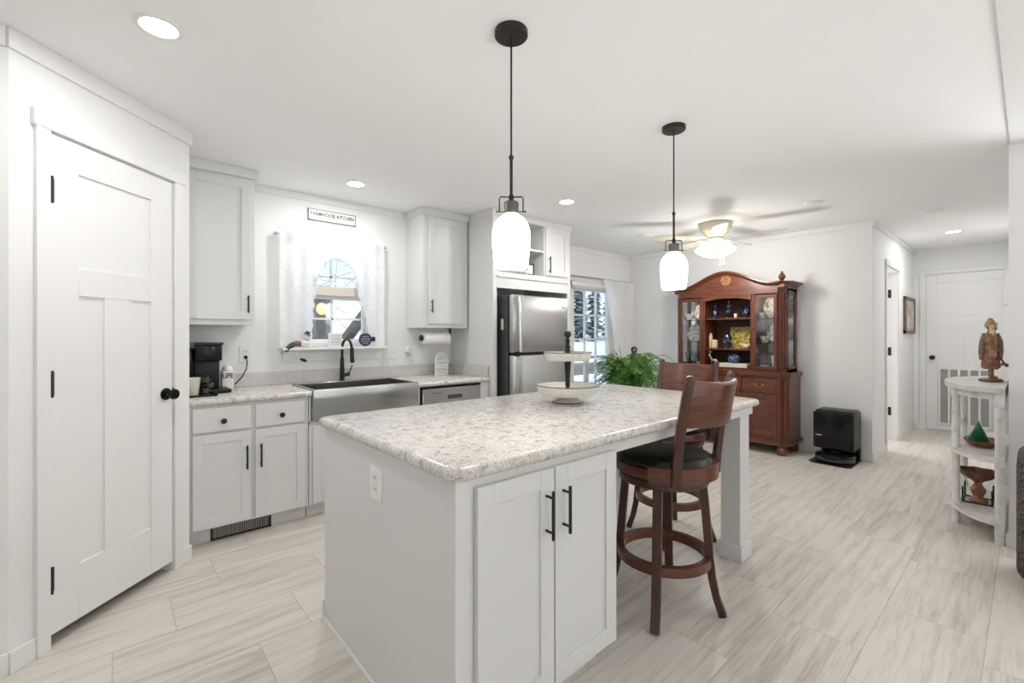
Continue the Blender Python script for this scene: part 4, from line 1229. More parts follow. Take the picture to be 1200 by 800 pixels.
MB().lathe([(0, 0), (0.030, 0), (0.030, 0.004), (0.017, 0.006), (0.016, 0.026), (0, 0.027)], (1.166, 3.8290, SZ + 0.104), 16, Matrix.Rotation(0.5, 3, 'Y')).build('hat', M_DKGREY, t)
MB().tube([(1.120, 3.8220, SZ + 0.05), (1.140, 3.8160, SZ + 0.042), (1.165, 3.8160, SZ + 0.046), (1.18, 3.87, SZ + 0.055)], 0.003, 6).build('scarf', M_GREYSIGN, t)
t = thing('hanging_ornament', 'dark green ornament with dangling strings on the left corner of the sill', 'ornament', (1.06, 3.87, SZ))
MB().ball((1.040, 3.8240, SZ + 0.008), 0.05, 1.15, 0.25, 0.45, rot=Matrix.Rotation(-0.75, 3, 'Y')).build('leaf_wing', M_DKGREEN, t)
MB().ball((1.090, 3.8220, SZ + 0.036), 0.028, 1.3, 0.4, 0.7).build('shoulder', M_GREYFUR, t)
MB().box(1.068, 1.162, 3.8190, 3.8330, SZ + 0.010, SZ + 0.026, 0.005).build('bar', M_TWIG, t)
MB().tube([(1.078, 3.8260, SZ + 0.012), (1.068, 3.8260, SZ - 0.03), (1.073, 3.8280, SZ - 0.075), (1.10, 3.8280, SZ - 0.098)], 0.0016, 6).tube([(1.105, 3.8260, SZ + 0.012), (1.112, 3.8260, SZ - 0.04), (1.125, 3.8280, SZ - 0.095)], 0.0016, 6).build('strings', M_GRILLE, t)
MB().ball((1.138, 3.8260, SZ - 0.100), 0.024, 1.2, 0.35, 0.5, rot=Matrix.Rotation(0.4, 3, 'Y')).build('foot', M_BLKPL, t)

# ------------------------------------------------------------------ outside
struct_o = MB().box(-6, 16, 4.2, 9.5, -0.7, -0.45)
struct_o.prism([(9.4, -0.45), (24, 1.15), (24, -0.7), (9.4, -0.7)], 'X', -10, 40)
go = struct_o.build('snowy_ground', M_SNOW)
go['kind'] = 'structure'
def conifer(x, y, h, r, zb, label):
    t = thing('conifer_tree', label, 'tree', (x, y, zb), 0, 'dark trees beyond the patio door')
    MB().cyl((x, y, zb - 0.3), (x, y, zb + h * 0.9), 0.16, 0.05, 10).build('trunk', M_BARK, t)
    f = MB()
    rnd = random.Random(int(x * 100 + y * 10))
    for k_ in range(230):
        u = rnd.random() ** 0.8
        z = zb + h * (0.04 + 0.94 * u)
        R = r * (1.12 - 0.75 * u)
        a = rnd.random() * 2 * PI
        L = R * (0.55 + 0.5 * rnd.random())
        tip = Vector((x + L * math.cos(a), y + L * math.sin(a), z - 0.25 * L))
        root = Vector((x, y, z))
        side = Vector((-math.sin(a), math.cos(a), 0)) * (0.16 + 0.2 * L)
        mid = root.lerp(tip, 0.55)
        v = [f.bm.verts.new(p) for p in (root, mid + side, tip, mid - side)]
        vt = f.bm.verts.new(mid + Vector((0, 0, 0.12)))
        for q in range(4):
            f.bm.faces.new((v[q], v[(q + 1) % 4], vt))
        f.bm.faces.new(v[::-1])
    f.build('foliage', M_CONIF, t, smooth=False)
rnd_t = random.Random(31)
for i in range(13):
    y = 21.0 if i % 2 else 23.2
    x = 23.6 + 0.92 * i + rnd_t.uniform(-0.12, 0.12) + (2.2 if y > 22 else 0)
    conifer(x, y, 6.5 + rnd_t.uniform(-.8, 1.2), 0.80, 0.68, 'dark snow-dusted conifer standing outside beyond the patio door')
# a leaning branchy trunk and a shrub of bare twigs seen through the sink window
t = thing('leaning_tree', 'dark leaning tree trunk outside the sink window', 'tree', (2.0, 7.4, -0.45))
MB().cyl((1.05, 6.1, -0.5), (2.80, 6.0, 1.86), 0.085, 0.075, 12).build('trunk', M_BARK, t)
b = MB()
rnd = random.Random(12)
for k_ in range(90):
    p = Vector((2.0 + 2.2 * rnd.random(), 7.7 + rnd.random(), 1.2 + 1.6 * rnd.random()))
    q = p + Vector((rnd.uniform(-.5, .5), rnd.uniform(-.3, .3), rnd.uniform(-.35, .5)))
    b.cyl(p, q, 0.004, 0.0025, 5)
    b.cyl(q, q + Vector((rnd.uniform(-.3, .3), 0, rnd.uniform(-.2, .4))), 0.003, 0.002, 5)
b.build('twigs', M_BARK, t)
t = thing('porch_post', 'grey-green square porch post outside the sink window', 'post', (1.45, 5.0, -0.45))
MB().box(1.395, 1.470, 4.86, 4.94, -0.45, 2.6, 0.004).box(1.375, 1.49, 4.84, 4.96, -0.45, -0.2, 0.004).build('shaft', M_POSTG, t)
t = thing('porch_lantern', 'amber lit round lantern on the dark porch panel outside the sink window', 'lantern', (1.66, 5.03, 1.5))
MB().ball((1.640, 4.90, 1.560), 0.055, 1, 1, 1.15).build('globe', M_LANTERN, t)
MB().lathe([(0, 0), (0.05, 0), (0.05, 0.02), (0.02, 0.04), (0, 0.04)], (1.635, 4.90, 1.648), 16).box(1.625, 1.645, 4.895, 5.038, 1.675, 1.690).build('bracket', M_BLACK, t)
tag(MB().box(1.475, 1.80, 5.04, 5.075, 0.30, 1.82, 0.003).box(1.475, 2.05, 5.035, 5.08, 0.30, 0.95, 0.003).build('porch_screen', M_DECKW), 'dark weathered screen of the porch outside the sink window', 'screen')
# low deck railing and bench beyond the patio door
t = thing('deck_railing', 'dark low deck railing on the snow beyond the patio door', 'railing', (8.0, 8.2, -0.45))
MB().box(6.0, 11.5, 8.20, 8.26, 0.62, 0.70, 0.004).build('top_rail', M_DECKW, t)
MB().box(6.0, 11.5, 8.20, 8.26, 0.18, 0.52, 0.004).build('lower_board', M_DECKW, t)
for x in (6.1, 7.4, 8.7, 10.0, 11.3):
    MB().box(x - 0.05, x + 0.05, 8.18, 8.28, -0.45, 0.74, 0.004).build('post', M_DECKW, t)

# ------------------------------------------------------------------ island
IX0, IX1, IY0, IY1, IZ = 0.692, 2.840, 1.030, 2.140, 0.915
t = thing('kitchen_island', 'white kitchen island cabinet with two tall doors on its near side and a square post', 'island', (1.1, 1.6, 0))
AX0, AX1, AY0, AY1 = 0.720, 1.452, 1.062, 2.110
b = MB()
b.box(AX0, AX1, AY0, 1.56, 0.115, IZ - 0.041, 0.001).box(AX0, AX1, AY0 + 0.085, 1.56, 0.0, 0.12)
b.box(AX0, 2.20, 1.535, AY1, 0.0, IZ - 0.041, 0.001)
b.box(AX0 - 0.001, AX0 + 0.02, AY0, AY1, 0.0, IZ - 0.041, 0.001)
b.box(AX0 - 0.002, AX0 + 0.055, AY0 - 0.003, AY0 + 0.01, 0.0, IZ - 0.041, 0.001)
b.build('body', M_CAB, t)
MB().box(AX0 - 0.010, AX0 - 0.001, AY0, AY1, 0, 0.016, 0.002).box(AX0 - 0.012, AX0 + .01, AY1, AY1 + 0.012, 0, 0.085, 0.002).build('shoe_moulding', M_TRIM, t)
MB().box(AX0 + 0.06, AX1 - 0.07, AY0 + 0.080, AY0 + 0.085, 0, 0.114).build('toe_kick', M_TOEK, t)
for (a, b_, hx_) in ((0.783, 1.100, 1.062), (1.106, 1.444, 1.143)):
    do = MB().shaker(a, b_, 0.122, 0.846, AY0 - 0.021, 0.020, 0.062, 0.008).build('door', M_CAB, t)
    pull(do, hx_, 0.625, 0.782, AY0 - 0.021, 0.032)
MB().box(1.452, 2.795, AY0 + 0.002, AY0 + 0.024, 0.828, IZ - 0.041, 0.001).box(2.772, 2.795, AY0 + .02, AY1 - .05, 0.828, IZ - 0.041, 0.001).build('apron', M_CAB, t)
p = MB()
p.box(2.665, 2.785, 1.080, 1.190, 0.0, 0.83, 0.002)
p.box(2.652, 2.798, 1.067, 1.203, 0.0, 0.092, 0.003)
p.build('support_post', M_CAB, t)
p = MB()
p.box(2.665, 2.785, 1.985, 2.095, 0.0, 0.83, 0.002)
p.box(2.652, 2.798, 1.972, 2.108, 0.0, 0.092, 0.003)
p.build('support_post', M_CAB, t)

m = MB()
def rounded_rect(x0, x1, y0, y1, r, n=6):
    pts = []
    for (cx_, cy_, a0) in ((x1 - r, y0 + r, -PI / 2), (x1 - r, y1 - r, 0), (x0 + r, y1 - r, PI / 2), (x0 + r, y0 + r, PI)):
        for i in range(n + 1):
            a = a0 + PI / 2 * i / n
            pts.append((cx_ + r * math.cos(a), cy_ + r * math.sin(a)))
    return pts
rings = []
rad = 0.0205
NR = 8
for i in range(NR + 1):
    a = -PI / 2 + PI * i / NR
    ins = rad - rad * math.cos(a)
    rings.append([m.bm.verts.new((x, y, IZ - rad + rad * math.sin(a))) for (x, y) in rounded_rect(IX0 + ins, IX1 - ins, IY0 + ins, IY1 - ins, 0.045 - ins * .5)])
for a, b_ in zip(rings, rings[1:]):
    n = len(a)
    for i in range(n):
        m.bm.faces.new((a[i], a[(i + 1) % n], b_[(i + 1) % n], b_[i]))
m.bm.faces.new(rings[-1])
m.bm.faces.new(rings[0][::-1])
top = m.build('island_worktop', M_COUNTER)
tag(top, 'marbled laminate worktop with rounded edges on the island', 'worktop')

# tiered tray on the island
t = thing('tiered_tray', 'two-tier speckled cream tray with a dark turned stem on the island', 'tray', (1.868, 1.668, IZ))
tx, ty = 1.868, 1.668
MB().lathe([(0, 0), (0.083, 0), (0.083, 0.008), (0.062, 0.020), (0.040, 0.040), (0.034, 0.048), (0, 0.048)], (tx, ty, IZ), 32).build('foot', M_CERAM, t)
MB().lathe([(0.084, 0.003), (0.0855, 0.006), (0.084, 0.009)], (tx, ty, IZ), 32).build('foot_rim', M_BLACK, t)
def dish(z, r, h_):
    d_ = MB().lathe([(0, 0), (r * 0.86, 0), (r * 0.93, 0.010), (r, h_), (r - 0.004, h_), (r * 0.91, 0.013), (r * 0.84, 0.006), (0, 0.006)], (tx, ty, z), 48).build('tray', M_CERAM, t)
    MB().tube([(tx + (r - 0.001) * math.cos(2 * PI * q / 40), ty + (r - 0.001) * math.sin(2 * PI * q / 40), z + h_) for q in range(40)], 0.0030, 6, True).build('dark_rim', M_GUN, d_)
dish(IZ + 0.046, 0.172, 0.052)
dish(IZ + 0.232, 0.132, 0.044)
MB().lathe([(0, 0.050), (0.013, 0.052), (0.013, 0.075), (0.010, 0.085), (0.014, 0.10), (0.012, 0.13), (0.018, 0.215), (0.018, 0.232), (0, 0.232)], (tx, ty, IZ), 20).build('lower_stem', M_BLACK, t)
MB().lathe([(0, 0.238), (0.014, 0.238), (0.014, 0.275), (0.019, 0.28), (0.013, 0.287), (0.012, 0.30), (0.018, 0.305), (0.012, 0.312), (0.011, 0.335), (0.016, 0.34), (0.009, 0.348), (0.009, 0.355), (0.016, 0.362), (0.021, 0.375), (0.017, 0.390), (0, 0.396)], (tx, ty, IZ), 20).build('upper_stem', M_BLACK, t)

# ------------------------------------------------------------------ bar stools
def make_stool(label):
    t = thing('bar_stool', label, 'bar stool', (0, 0, 0), 0, 'swivel bar stools at the island')
    for k_ in range(4):
        a = math.radians(23 + 90 * k_)
        d_ = Vector((math.cos(a), math.sin(a), 0))
        s_ = Vector((-math.sin(a), math.cos(a), 0))
        pts_ = []
        for (r_, z_) in ((0.175, 0.612), (0.186, 0.50), (0.196, 0.38), (0.205, 0.27), (0.216, 0.17), (0.235, 0.08), (0.262, 0.004)):
            pts_.append(d_ * r_ + Vector((0, 0, z_)))
        MB().bar(pts_, [0.040] * 7, [0.036, 0.036, 0.036, 0.035, 0.034, 0.032, 0.034], s_).build('leg', M_WOODS, t, local=True)
    MB().arcbar((0, 0, 0), 0.185, 0.215, 0.225, 0.268, 0, 2 * PI, 48).build('foot_ring', M_WOODSX, t, local=True)
    MB().lathe([(0, 0.596), (0.200, 0.596), (0.206, 0.602), (0.206, 0.628), (0.200, 0.634), (0, 0.634)], (0, 0, 0), 48).build('swivel_base', M_WOODS, t, local=True)
    MB().lathe([(0, 0.640), (0.214, 0.640), (0.224, 0.646), (0.226, 0.680), (0.220, 0.690), (0, 0.690)], (0, 0, 0), 48).build('seat_rim', M_WOODSX, t, local=True)
    MB().arcbar((0, 0, 0), 0.222, 0.245, 0.640, 0.708, math.radians(195), math.radians(345), 32).build('rear_rail', M_WOODSX, t, local=True)
    MB().lathe([(0, 0.686), (0.210, 0.686), (0.219, 0.696), (0.220, 0.708), (0.208, 0.728), (0.16, 0.742), (0.08, 0.747), (0, 0.748)], (0, 0, 0), 48).build('seat_cushion', M_LEATHER, t, local=True)
    for s in (-1, 1):
        a = math.radians(-90 + s * 48)
        d_ = Vector((math.cos(a), math.sin(a), 0))
        tg = Vector((-math.sin(a), math.cos(a), 0))
        pts_ = []
        for (r_, z_, yb) in ((0.252, 0.632, 0), (0.254, 0.72, -0.004), (0.256, 0.82, -0.014), (0.258, 0.92, -0.028), (0.260, 1.02, -0.045), (0.262, 1.100, -0.062), (0.262, 1.110, -0.064), (0.262, 1.115, -0.065)):
            pts_.append(d_ * r_ + Vector((0, yb, z_)))
        MB().bar(pts_, [0.040, 0.040, 0.039, 0.038, 0.037, 0.036, 0.030, 0.014], [0.030, 0.030, 0.028, 0.026, 0.025, 0.024, 0.019, 0.008], tg).build('back_post', M_WOODS, t, local=True)
    b = MB()
    rows = []
    n = 16
    for (z_, th, yb) in ((0.893, 0.018, -0.024), (0.90, 0.022, -0.025), (1.00, 0.022, -0.042), (1.085, 0.022, -0.058), (1.094, 0.016, -0.060)):
        row = []
        for i in range(n + 1):
            a = math.radians(-90 - 46 + 92 * i / n)
            sag = 0.010 * math.sin(PI * i / n) if z_ > 1.05 else 0.0
            zc_ = z_ - sag
            row.append((Vector((0.246 * math.cos(a), 0.246 * math.sin(a) + yb, zc_)), Vector(((0.246 + th) * math.cos(a), (0.246 + th) * math.sin(a) + yb, zc_))))
        rows.append(row)
    vi = [[b.bm.verts.new(p[0]) for p in r_] for r_ in rows]
    vo = [[b.bm.verts.new(p[1]) for p in r_] for r_ in rows]
    for j in range(len(rows) - 1):
        for i in range(n):
            b.bm.faces.new((vi[j][i], vi[j][i + 1], vi[j + 1][i + 1], vi[j + 1][i]))
            b.bm.faces.new((vo[j][i + 1], vo[j][i], vo[j + 1][i], vo[j + 1][i + 1]))
    for i in range(n):
        b.bm.faces.new((vi[0][i + 1], vi[0][i], vo[0][i], vo[0][i + 1]))
        b.bm.faces.new((vi[-1][i], vi[-1][i + 1], vo[-1][i + 1], vo[-1][i]))
    for j in range(len(rows) - 1):
        b.bm.faces.new((vi[j][0], vi[j + 1][0], vo[j + 1][0], vo[j][0]))
        b.bm.faces.new((vi[j + 1][n], vi[j][n], vo[j][n], vo[j + 1][n]))
    b.build('back_panel', M_WOODSX, t, local=True)
    return t
st1 = make_stool('dark wood swivel stool in front of the island, its back to the room')
st1.location = (1.990, 1.165, 0)
st2 = dup(st1, (2.705, 1.535, 0), PI / 2, 'dark wood swivel stool at the far end of the island, partly hidden by the worktop')

# ------------------------------------------------------------------ ceiling lights
def pendant(x, y, label):
    t = thing('pendant_light', label, 'pendant light', (x, y, CEIL), 0, 'pendant lights over the island')
    MB().lathe([(0, 0), (0.064, 0), (0.064, -0.018), (0.060, -0.022), (0, -0.023)], (0, 0, 0), 32).ball((0.030, -0.02, -0.023), 0.005, 1, 1, .6).ball((-0.030, 0.02, -0.023), 0.005, 1, 1, .6).build('canopy', M_BRONZE, t, local=True)
    MB().cyl((0, 0, -0.02), (0, 0, -0.485), 0.0038, seg=8).build('cord', M_BLACK, t, local=True)
    MB().lathe([(0, -0.475), (0.007, -0.476), (0.011, -0.483), (0.007, -0.492), (0.0062, -0.50), (0.0062, -0.625), (0.010, -0.63), (0.010, -0.645), (0.006, -0.65), (0.006, -0.664), (0, -0.664)], (0, 0, 0), 14).build('stem', M_BRONZE, t, local=True)
    y0 = Matrix.Rotation(math.radians(-41), 3, 'Z')
    arm = MB()
    for s in (-1, 1):
        pts_ = [y0 @ Vector(p_) for p_ in ((0.004 * s, 0, -0.636), (0.040 * s, 0, -0.634), (0.0455 * s, 0, -0.640), (0.0455 * s, 0, -0.695))]
        arm.tube(pts_, 0.0026, 8)
        arm.cyl(y0 @ Vector((0.020 * s, 0, -0.692)), y0 @ Vector((0.054 * s, 0, -0.692)), 0.0026, seg=8)
        arm.ball(y0 @ Vector((0.054 * s, 0, -0.692)), 0.0045, u=8, v=6)
    arm.build('yoke', M_BRONZE, t, local=True)
    MB().lathe([(0, -0.655), (0.027, -0.655), (0.029, -0.659), (0.029, -0.700), (0.026, -0.703), (0, -0.703)], (0, 0, 0), 28).build('socket', M_GUN, t, local=True)
    g = [(0.024, -0.700), (0.033, -0.706), (0.052, -0.722), (0.066, -0.744), (0.073, -0.770), (0.0735, -0.795), (0.0715, -0.83), (0.0675, -0.87), (0.0635, -0.905), (0.0625, -0.907), (0.0615, -0.905), (0.0655, -0.87), (0.0695, -0.83), (0.0715, -0.795), (0.071, -0.770), (0.064, -0.745), (0.050, -0.724), (0.032, -0.709), (0.022, -0.704)]
    MB().lathe(g, (0, 0, 0), 40).build('glass_shade', M_GLOBE, t, local=True)
    MB().lathe([(0, -0.705), (0.013, -0.705), (0.016, -0.73), (0.028, -0.77), (0.03, -0.795), (0.02, -0.825), (0, -0.832)], (0, 0, 0), 20).build('bulb', M_CANLENS, t, local=True)
    l = bpy.data.lights.new('pendant_glow', 'POINT')
    l.energy = PENDANT_POWER
    l.shadow_soft_size = 0.07
    l.color = (1.0, 0.99, 0.975)
    lo_ = bpy.data.objects.new('pendant_glow', l)
    COL.objects.link(lo_)
    lo_.location = (x, y, CEIL - 0.95)
    return t
p1 = pendant(1.147, 1.313, 'nearest pendant light with a white glass shade over the front of the island')
def pendant_copy(x, y, label):
    t2 = dup(p1, (x, y, CEIL), 0.0, label)
    l = bpy.data.lights.new('pendant_glow', 'POINT')
    l.energy = PENDANT_POWER
    l.shadow_soft_size = 0.07
    l.color = (1.0, 0.99, 0.975)
    lo_ = bpy.data.objects.new('pendant_glow', l)
    COL.objects.link(lo_)
    lo_.location = (x, y, CEIL - 0.95)
pendant_copy(2.360, 1.316, 'pendant light with a white glass shade over the end of the island by the hutch')

def make_can(label, loc):
    t = thing('downlight', label, 'ceiling light', loc, 0, 'recessed ceiling downlights')
    MB().lathe([(0.060, 0.0), (0.078, 0.0), (0.078, -0.004), (0.070, -0.007), (0.060, -0.006), (0.060, 0.0)], (0, 0, 0), 36).build('trim_ring', M_WHPL, t, local=True)
    MB().lathe([(0, -0.004), (0.060, -0.004), (0.060, -0.001), (0, -0.001)], (0, 0, 0), 36).build('lens', M_CANLENS, t, local=True)
    return t
def can_lamp(x, y, power):
    l = bpy.data.lights.new('downlight_beam', 'AREA')
    l.shape = 'DISK'
    l.size = 0.11
    l.energy = power
    l.color = (1.0, 0.99, 0.98)
    lo_ = bpy.data.objects.new('downlight_beam', l)
    COL.objects.link(lo_)
    lo_.location = (x, y, CEIL - 0.012)
cans = [(0.128, 2.170, 'recessed downlight in the ceiling in front of the pantry door'),
        (1.399, 3.417, 'recessed downlight in the ceiling in front of the sink window'),
        (2.969, 2.664, 'recessed downlight in the ceiling in front of the fridge'),
        (7.090, 0.568, 'recessed downlight in the hall ceiling before the far door')]
can0 = None
for (x, y, lab) in cans:
    if can0 is None:
        can0 = make_can(lab, (x, y, CEIL))
    else:
        dup(can0, (x, y, CEIL), 0.0, lab)
    can_lamp(x, y, CAN_POWER * (0.78 if x > 6 else (0.75 if x < 0.5 else (0.88 if y > 3 else 1.0))))
t = thing('smoke_detector', 'round white smoke detector on the ceiling near the hall', 'smoke detector', (5.677, 0.573, CEIL))
MB().lathe([(0, 0), (0.068, 0), (0.068, -0.012), (0.062, -0.018), (0.060, -0.028), (0.050, -0.036), (0, -0.038)], (5.677, 0.573, CEIL), 32).build('housing', M_WHPL, t)
MB().lathe([(0.058, -0.0185), (0.0625, -0.020), (0.0605, -0.023), (0.058, -0.022)], (5.677, 0.573, CEIL), 32).build('vent_ring', M_GRILLE, t)
for (x, y, lab) in ((4.622, 1.249, 'round white ceiling cover plate near the fan on the hall side'), (4.673, 2.979, 'round white ceiling cover plate between the fan and the patio door')):
    tag(MB().lathe([(0, 0), (0.075, 0), (0.075, -0.006), (0.068, -0.011), (0.02, -0.014), (0, -0.014)], (x, y, CEIL), 32).build('ceiling_plate', M_WHPL), lab, 'ceiling plate')

# ceiling fan
fxx, fyy = 4.73, 2.17
t = thing('ceiling_fan', 'cream ceiling fan with five blades and a lit bowl light before the hutch', 'ceiling fan', (fxx, fyy, CEIL))
MB().lathe([(0, 0), (0.150, 0), (0.165, -0.010), (0.160, -0.045), (0.130, -0.10), (0.085, -0.135), (0.07, -0.15), (0, -0.15)], (0, 0, 0), 40).build('motor_housing', M_CREAM, t, local=True)
MB().lathe([(0, -0.15), (0.075, -0.15), (0.080, -0.165), (0.060, -0.19), (0.055, -0.205), (0, -0.205)], (0, 0, 0), 32).build('switch_housing', M_FANMETAL, t, local=True)
MB().lathe([(0.060, -0.196), (0.105, -0.205), (0.160, -0.235), (0.200, -0.272), (0.200, -0.277), (0.170, -0.305), (0.11, -0.335), (0.05, -0.350), (0, -0.352)], (0, 0, 0), 40).build('glass_bowl', M_FANGLOBE, t, local=True)
for k_ in range(5):
    a = math.radians(209 + 72 * k_)
    Rz = Matrix.Rotation(a, 4, 'Z') @ Matrix.Translation((0, 0, -0.150)) @ Matrix.Rotation(math.radians(11), 4, 'X')
    MB(Rz).bar([(0.08, 0, 0.0), (0.14, 0, 0.004), (0.20, 0, 0.0)], [0.03, 0.05, 0.075], [0.006, 0.005, 0.004], (0, 1, 0)).build('blade_arm', M_FANMETAL, t, local=True)
    outline = [(0.175, -0.045), (0.30, -0.062), (0.52, -0.070), (0.60, -0.066), (0.645, -0.045), (0.66, 0.0), (0.645, 0.045), (0.60, 0.066), (0.52, 0.070), (0.30, 0.062), (0.175, 0.045)]
    MB(Rz).prism(outline, 'Z', -0.004, 0.003).build('blade', M_BLADE, t, local=True)
for (dx, L) in ((0.03, 0.40), (-0.03, 0.43)):
    c = MB()
    c.cyl((dx * 1.2, -0.07, -0.19), (dx * 1.2, -0.07, -L), 0.0016, seg=6)
    c.lathe([(0, 0), (0.006, -0.004), (0.007, -0.03), (0, -0.036)], (dx * 1.2, -0.07, -L), 10)
    c.build('pull_chain', M_CREAM, t, local=True)
for (dx, dy) in ((0.0, 0.0),):
    l = bpy.data.lights.new('fan_glow', 'POINT')
    l.energy = FAN_POWER
    l.shadow_soft_size = 0.10
    l.color = (1.0, 0.975, 0.94)
    lo_ = bpy.data.objects.new('fan_glow', l)
    COL.objects.link(lo_)
    lo_.location = (fxx - 0.0, fyy, CEIL - 0.42)

# ------------------------------------------------------------------ hutch
HY0, HY1, HXB = 1.690, 3.030, XF - 0.02
HC = (HY0 + HY1) / 2
t = thing('china_hutch', 'dark cherry china hutch with arched crown and glass side doors', 'hutch', (5.55, HC, 0))
def oct_plan(xf, y0, y1, ch, xb=HXB):
    return [(xb, y0), (xb, y1), (xf + ch, y1), (xf, y1 - ch), (xf, y0 + ch), (xf + ch, y0)]
b = MB()
b.prism(oct_plan(5.345, HY0, HY1, 0.075), 'Z', 0.145, 0.845)
b.build('base_body', M_WOODH, t)
b = MB()
b.prism(oct_plan(5.315, HY0 - 0.022, HY1 + 0.022, 0.085), 'Z', 0.845, 0.880)
b.prism(oct_plan(5.330, HY0 - 0.012, HY1 + 0.012, 0.080), 'Z', 0.826, 0.846)
b.build('base_top', M_WOODHX, t)
b = MB()
b.prism(oct_plan(5.305, HY0 - 0.028, HY1 + 0.028, 0.088), 'Z', 0.108, 0.135)
b.prism(oct_plan(5.325, HY0 - 0.014, HY1 + 0.014, 0.080), 'Z', 0.132, 0.155)
b.build('plinth', M_WOODHX, t)
for (x, y) in ((5.365, HY0 + 0.055), (5.365, HY1 - 0.055), (5.68, HY0 + 0.045), (5.68, HY1 - 0.045)):
    MB().lathe([(0, 0), (0.034, 0), (0.050, 0.018), (0.056, 0.045), (0.046, 0.075), (0.034, 0.088), (0.042, 0.098), (0.046, 0.110), (0, 0.110)], (x, y, 0), 20).build('bun_foot', M_WOODH, t)
# fluted canted corners of the base
for s, yc in ((-1, HY0 + 0.0375), (1, HY1 - 0.0375)):
    for k_ in (-1, 0, 1):
        u = Vector((0.7071, -0.7071 * s, 0))
        p_ = Vector((5.3825, yc, 0)) + u * (0.026 * k_) * -1 + Vector((-0.7071, 0.7071 * s, 0)) * 0.002
        MB().cyl((p_.x, p_.y, 0.19), (p_.x, p_.y, 0.80), 0.008, seg=8).build('flute', M_WOODH, t)
# drawers and doors of the base
ys = [HY0 + 0.085, HY0 + 0.085 + 0.375, HY1 - 0.085 - 0.375, HY1 - 0.085]
def bail_pull(par, y, z, x):
    h = MB()
    for s in (-1, 1):
        h.lathe([(0, 0), (0.013, 0), (0.012, 0.004), (0.005, 0.006), (0.004, 0.014), (0, 0.015)], (x, y + s * 0.038, z + 0.006), 12, R_MX)
    h.tube([(x - 0.012, y - 0.038, z + 0.004), (x - 0.018, y - 0.030, z - 0.014), (x - 0.018, y, z - 0.020), (x - 0.018, y + 0.030, z - 0.014), (x - 0.012, y + 0.038, z + 0.004)], 0.0035, 8)
    h.build('handle', M_BRASS, par)
for i in range(3):
    y0, y1 = ys[i] + 0.008, ys[i + 1] - 0.008
    dr = MB().box(5.331, 5.346, y0, y1, 0.655, 0.808, 0.005).build('drawer', M_WOODHX, t)
    bail_pull(dr, (y0 + y1) / 2, 0.735, 5.331)
    d_ = MB()
    z0, z1, fr = 0.180, 0.640, 0.05
    d_.box(5.331, 5.347, y0, y0 + fr, z0, z1, 0.003).box(5.331, 5.347, y1 - fr, y1, z0, z1, 0.003).box(5.331, 5.347, y0 + fr, y1 - fr, z0, z0 + fr, 0.003).box(5.331, 5.347, y0 + fr, y1 - fr, z1 - fr, z1, 0.003)
    d_.box(5.337, 5.346, y0 + fr - .002, y1 - fr + .002, z0 + fr - .002, z1 - fr + .002).box(5.332, 5.342, y0 + fr + 0.025, y1 - fr - 0.025, z0 + fr + 0.025, z1 - fr - 0.025, 0.004)
    do = d_.build('door', M_WOODH, t)
    MB().ball((5.322, y0 + 0.025 if i else y1 - 0.025, 0.45), 0.010).build('knob', M_BRASS, do)
# upper case
UX, UY0, UY1 = 5.400, 1.725, 2.995
UZ0, UZ1 = 0.880, 1.800
pl = oct_plan(UX, UY0, UY1, 0.075)
SB = [2.055, 2.630]                                 # uprights between the three bays
b = MB()
b.box(HXB - 0.014, HXB, UY0 + .01, UY1 - .01, UZ0, UZ1)
b.prism(pl, 'Z', UZ0, UZ0 + 0.028).prism(pl, 'Z', UZ1 - 0.03, UZ1)
for y in SB:
    b.box(UX + 0.004, HXB - 0.012, y - 0.010, y + 0.010, UZ0, UZ1)
    b.box(UX, UX + 0.024, y - 0.024, y + 0.024, UZ0 + .02, UZ1 - .02, 0.002)
for (y, s) in ((UY0, 1), (UY1, -1)):
    # back stile of the glazed side and canted corner post
    b.box(HXB - 0.055, HXB, min(y, y + s * 0.02), max(y, y + s * 0.02), UZ0, UZ1)
    b.box(UX + 0.075, UX + 0.105, min(y, y + s * 0.02), max(y, y + s * 0.02), UZ0, UZ1)
    b.box(UX + 0.075, HXB, min(y, y + s * 0.02), max(y, y + s * 0.02), UZ0, UZ0 + 0.06).box(UX + 0.075, HXB, min(y, y + s * 0.02), max(y, y + s * 0.02), UZ1 - 0.07, UZ1)
    b.prism([(UX + 0.080, y), (UX, y + s * 0.080), (UX + 0.016, y + s * 0.092), (UX + 0.092, y + s * 0.016)], 'Z', UZ0, UZ1)
b.build('upper_case', M_WOODH, t)
for (yc, s) in ((UY0 + 0.0375, -1), (UY1 - 0.0375, 1)):
    for k_ in (-1, 0, 1):
        p_ = Vector((UX + 0.0375, yc, 0)) + Vector((0.7071, 0.7071 * s, 0)) * (0.028 * k_) + Vector((-0.7071, 0.7071 * s, 0)) * 0.001
        MB().cyl((p_.x, p_.y, UZ0 + .05), (p_.x, p_.y, UZ1 - .05), 0.008, seg=8).build('flute', M_WOODH, t)
for (a, b_) in ((UY0 + 0.02, SB[0]), (SB[1], UY1 - 0.02)):
    MB().box(HXB - 0.018, HXB - 0.0145, a + .01, b_ - .012, UZ0 + .03, UZ1 - .03).build('mirror_back', M_MIRROR, t)
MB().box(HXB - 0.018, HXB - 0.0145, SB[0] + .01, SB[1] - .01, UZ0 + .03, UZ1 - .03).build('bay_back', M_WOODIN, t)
SHZ = (1.110, 1.468)
for z in SHZ:
    MB().box(UX + 0.030, HXB - 0.016, SB[0] + 0.011, SB[1] - 0.011, z, z + 0.018, 0.002).build('shelf', M_WOODHX, t)
GSZ = (1.19, 1.47)
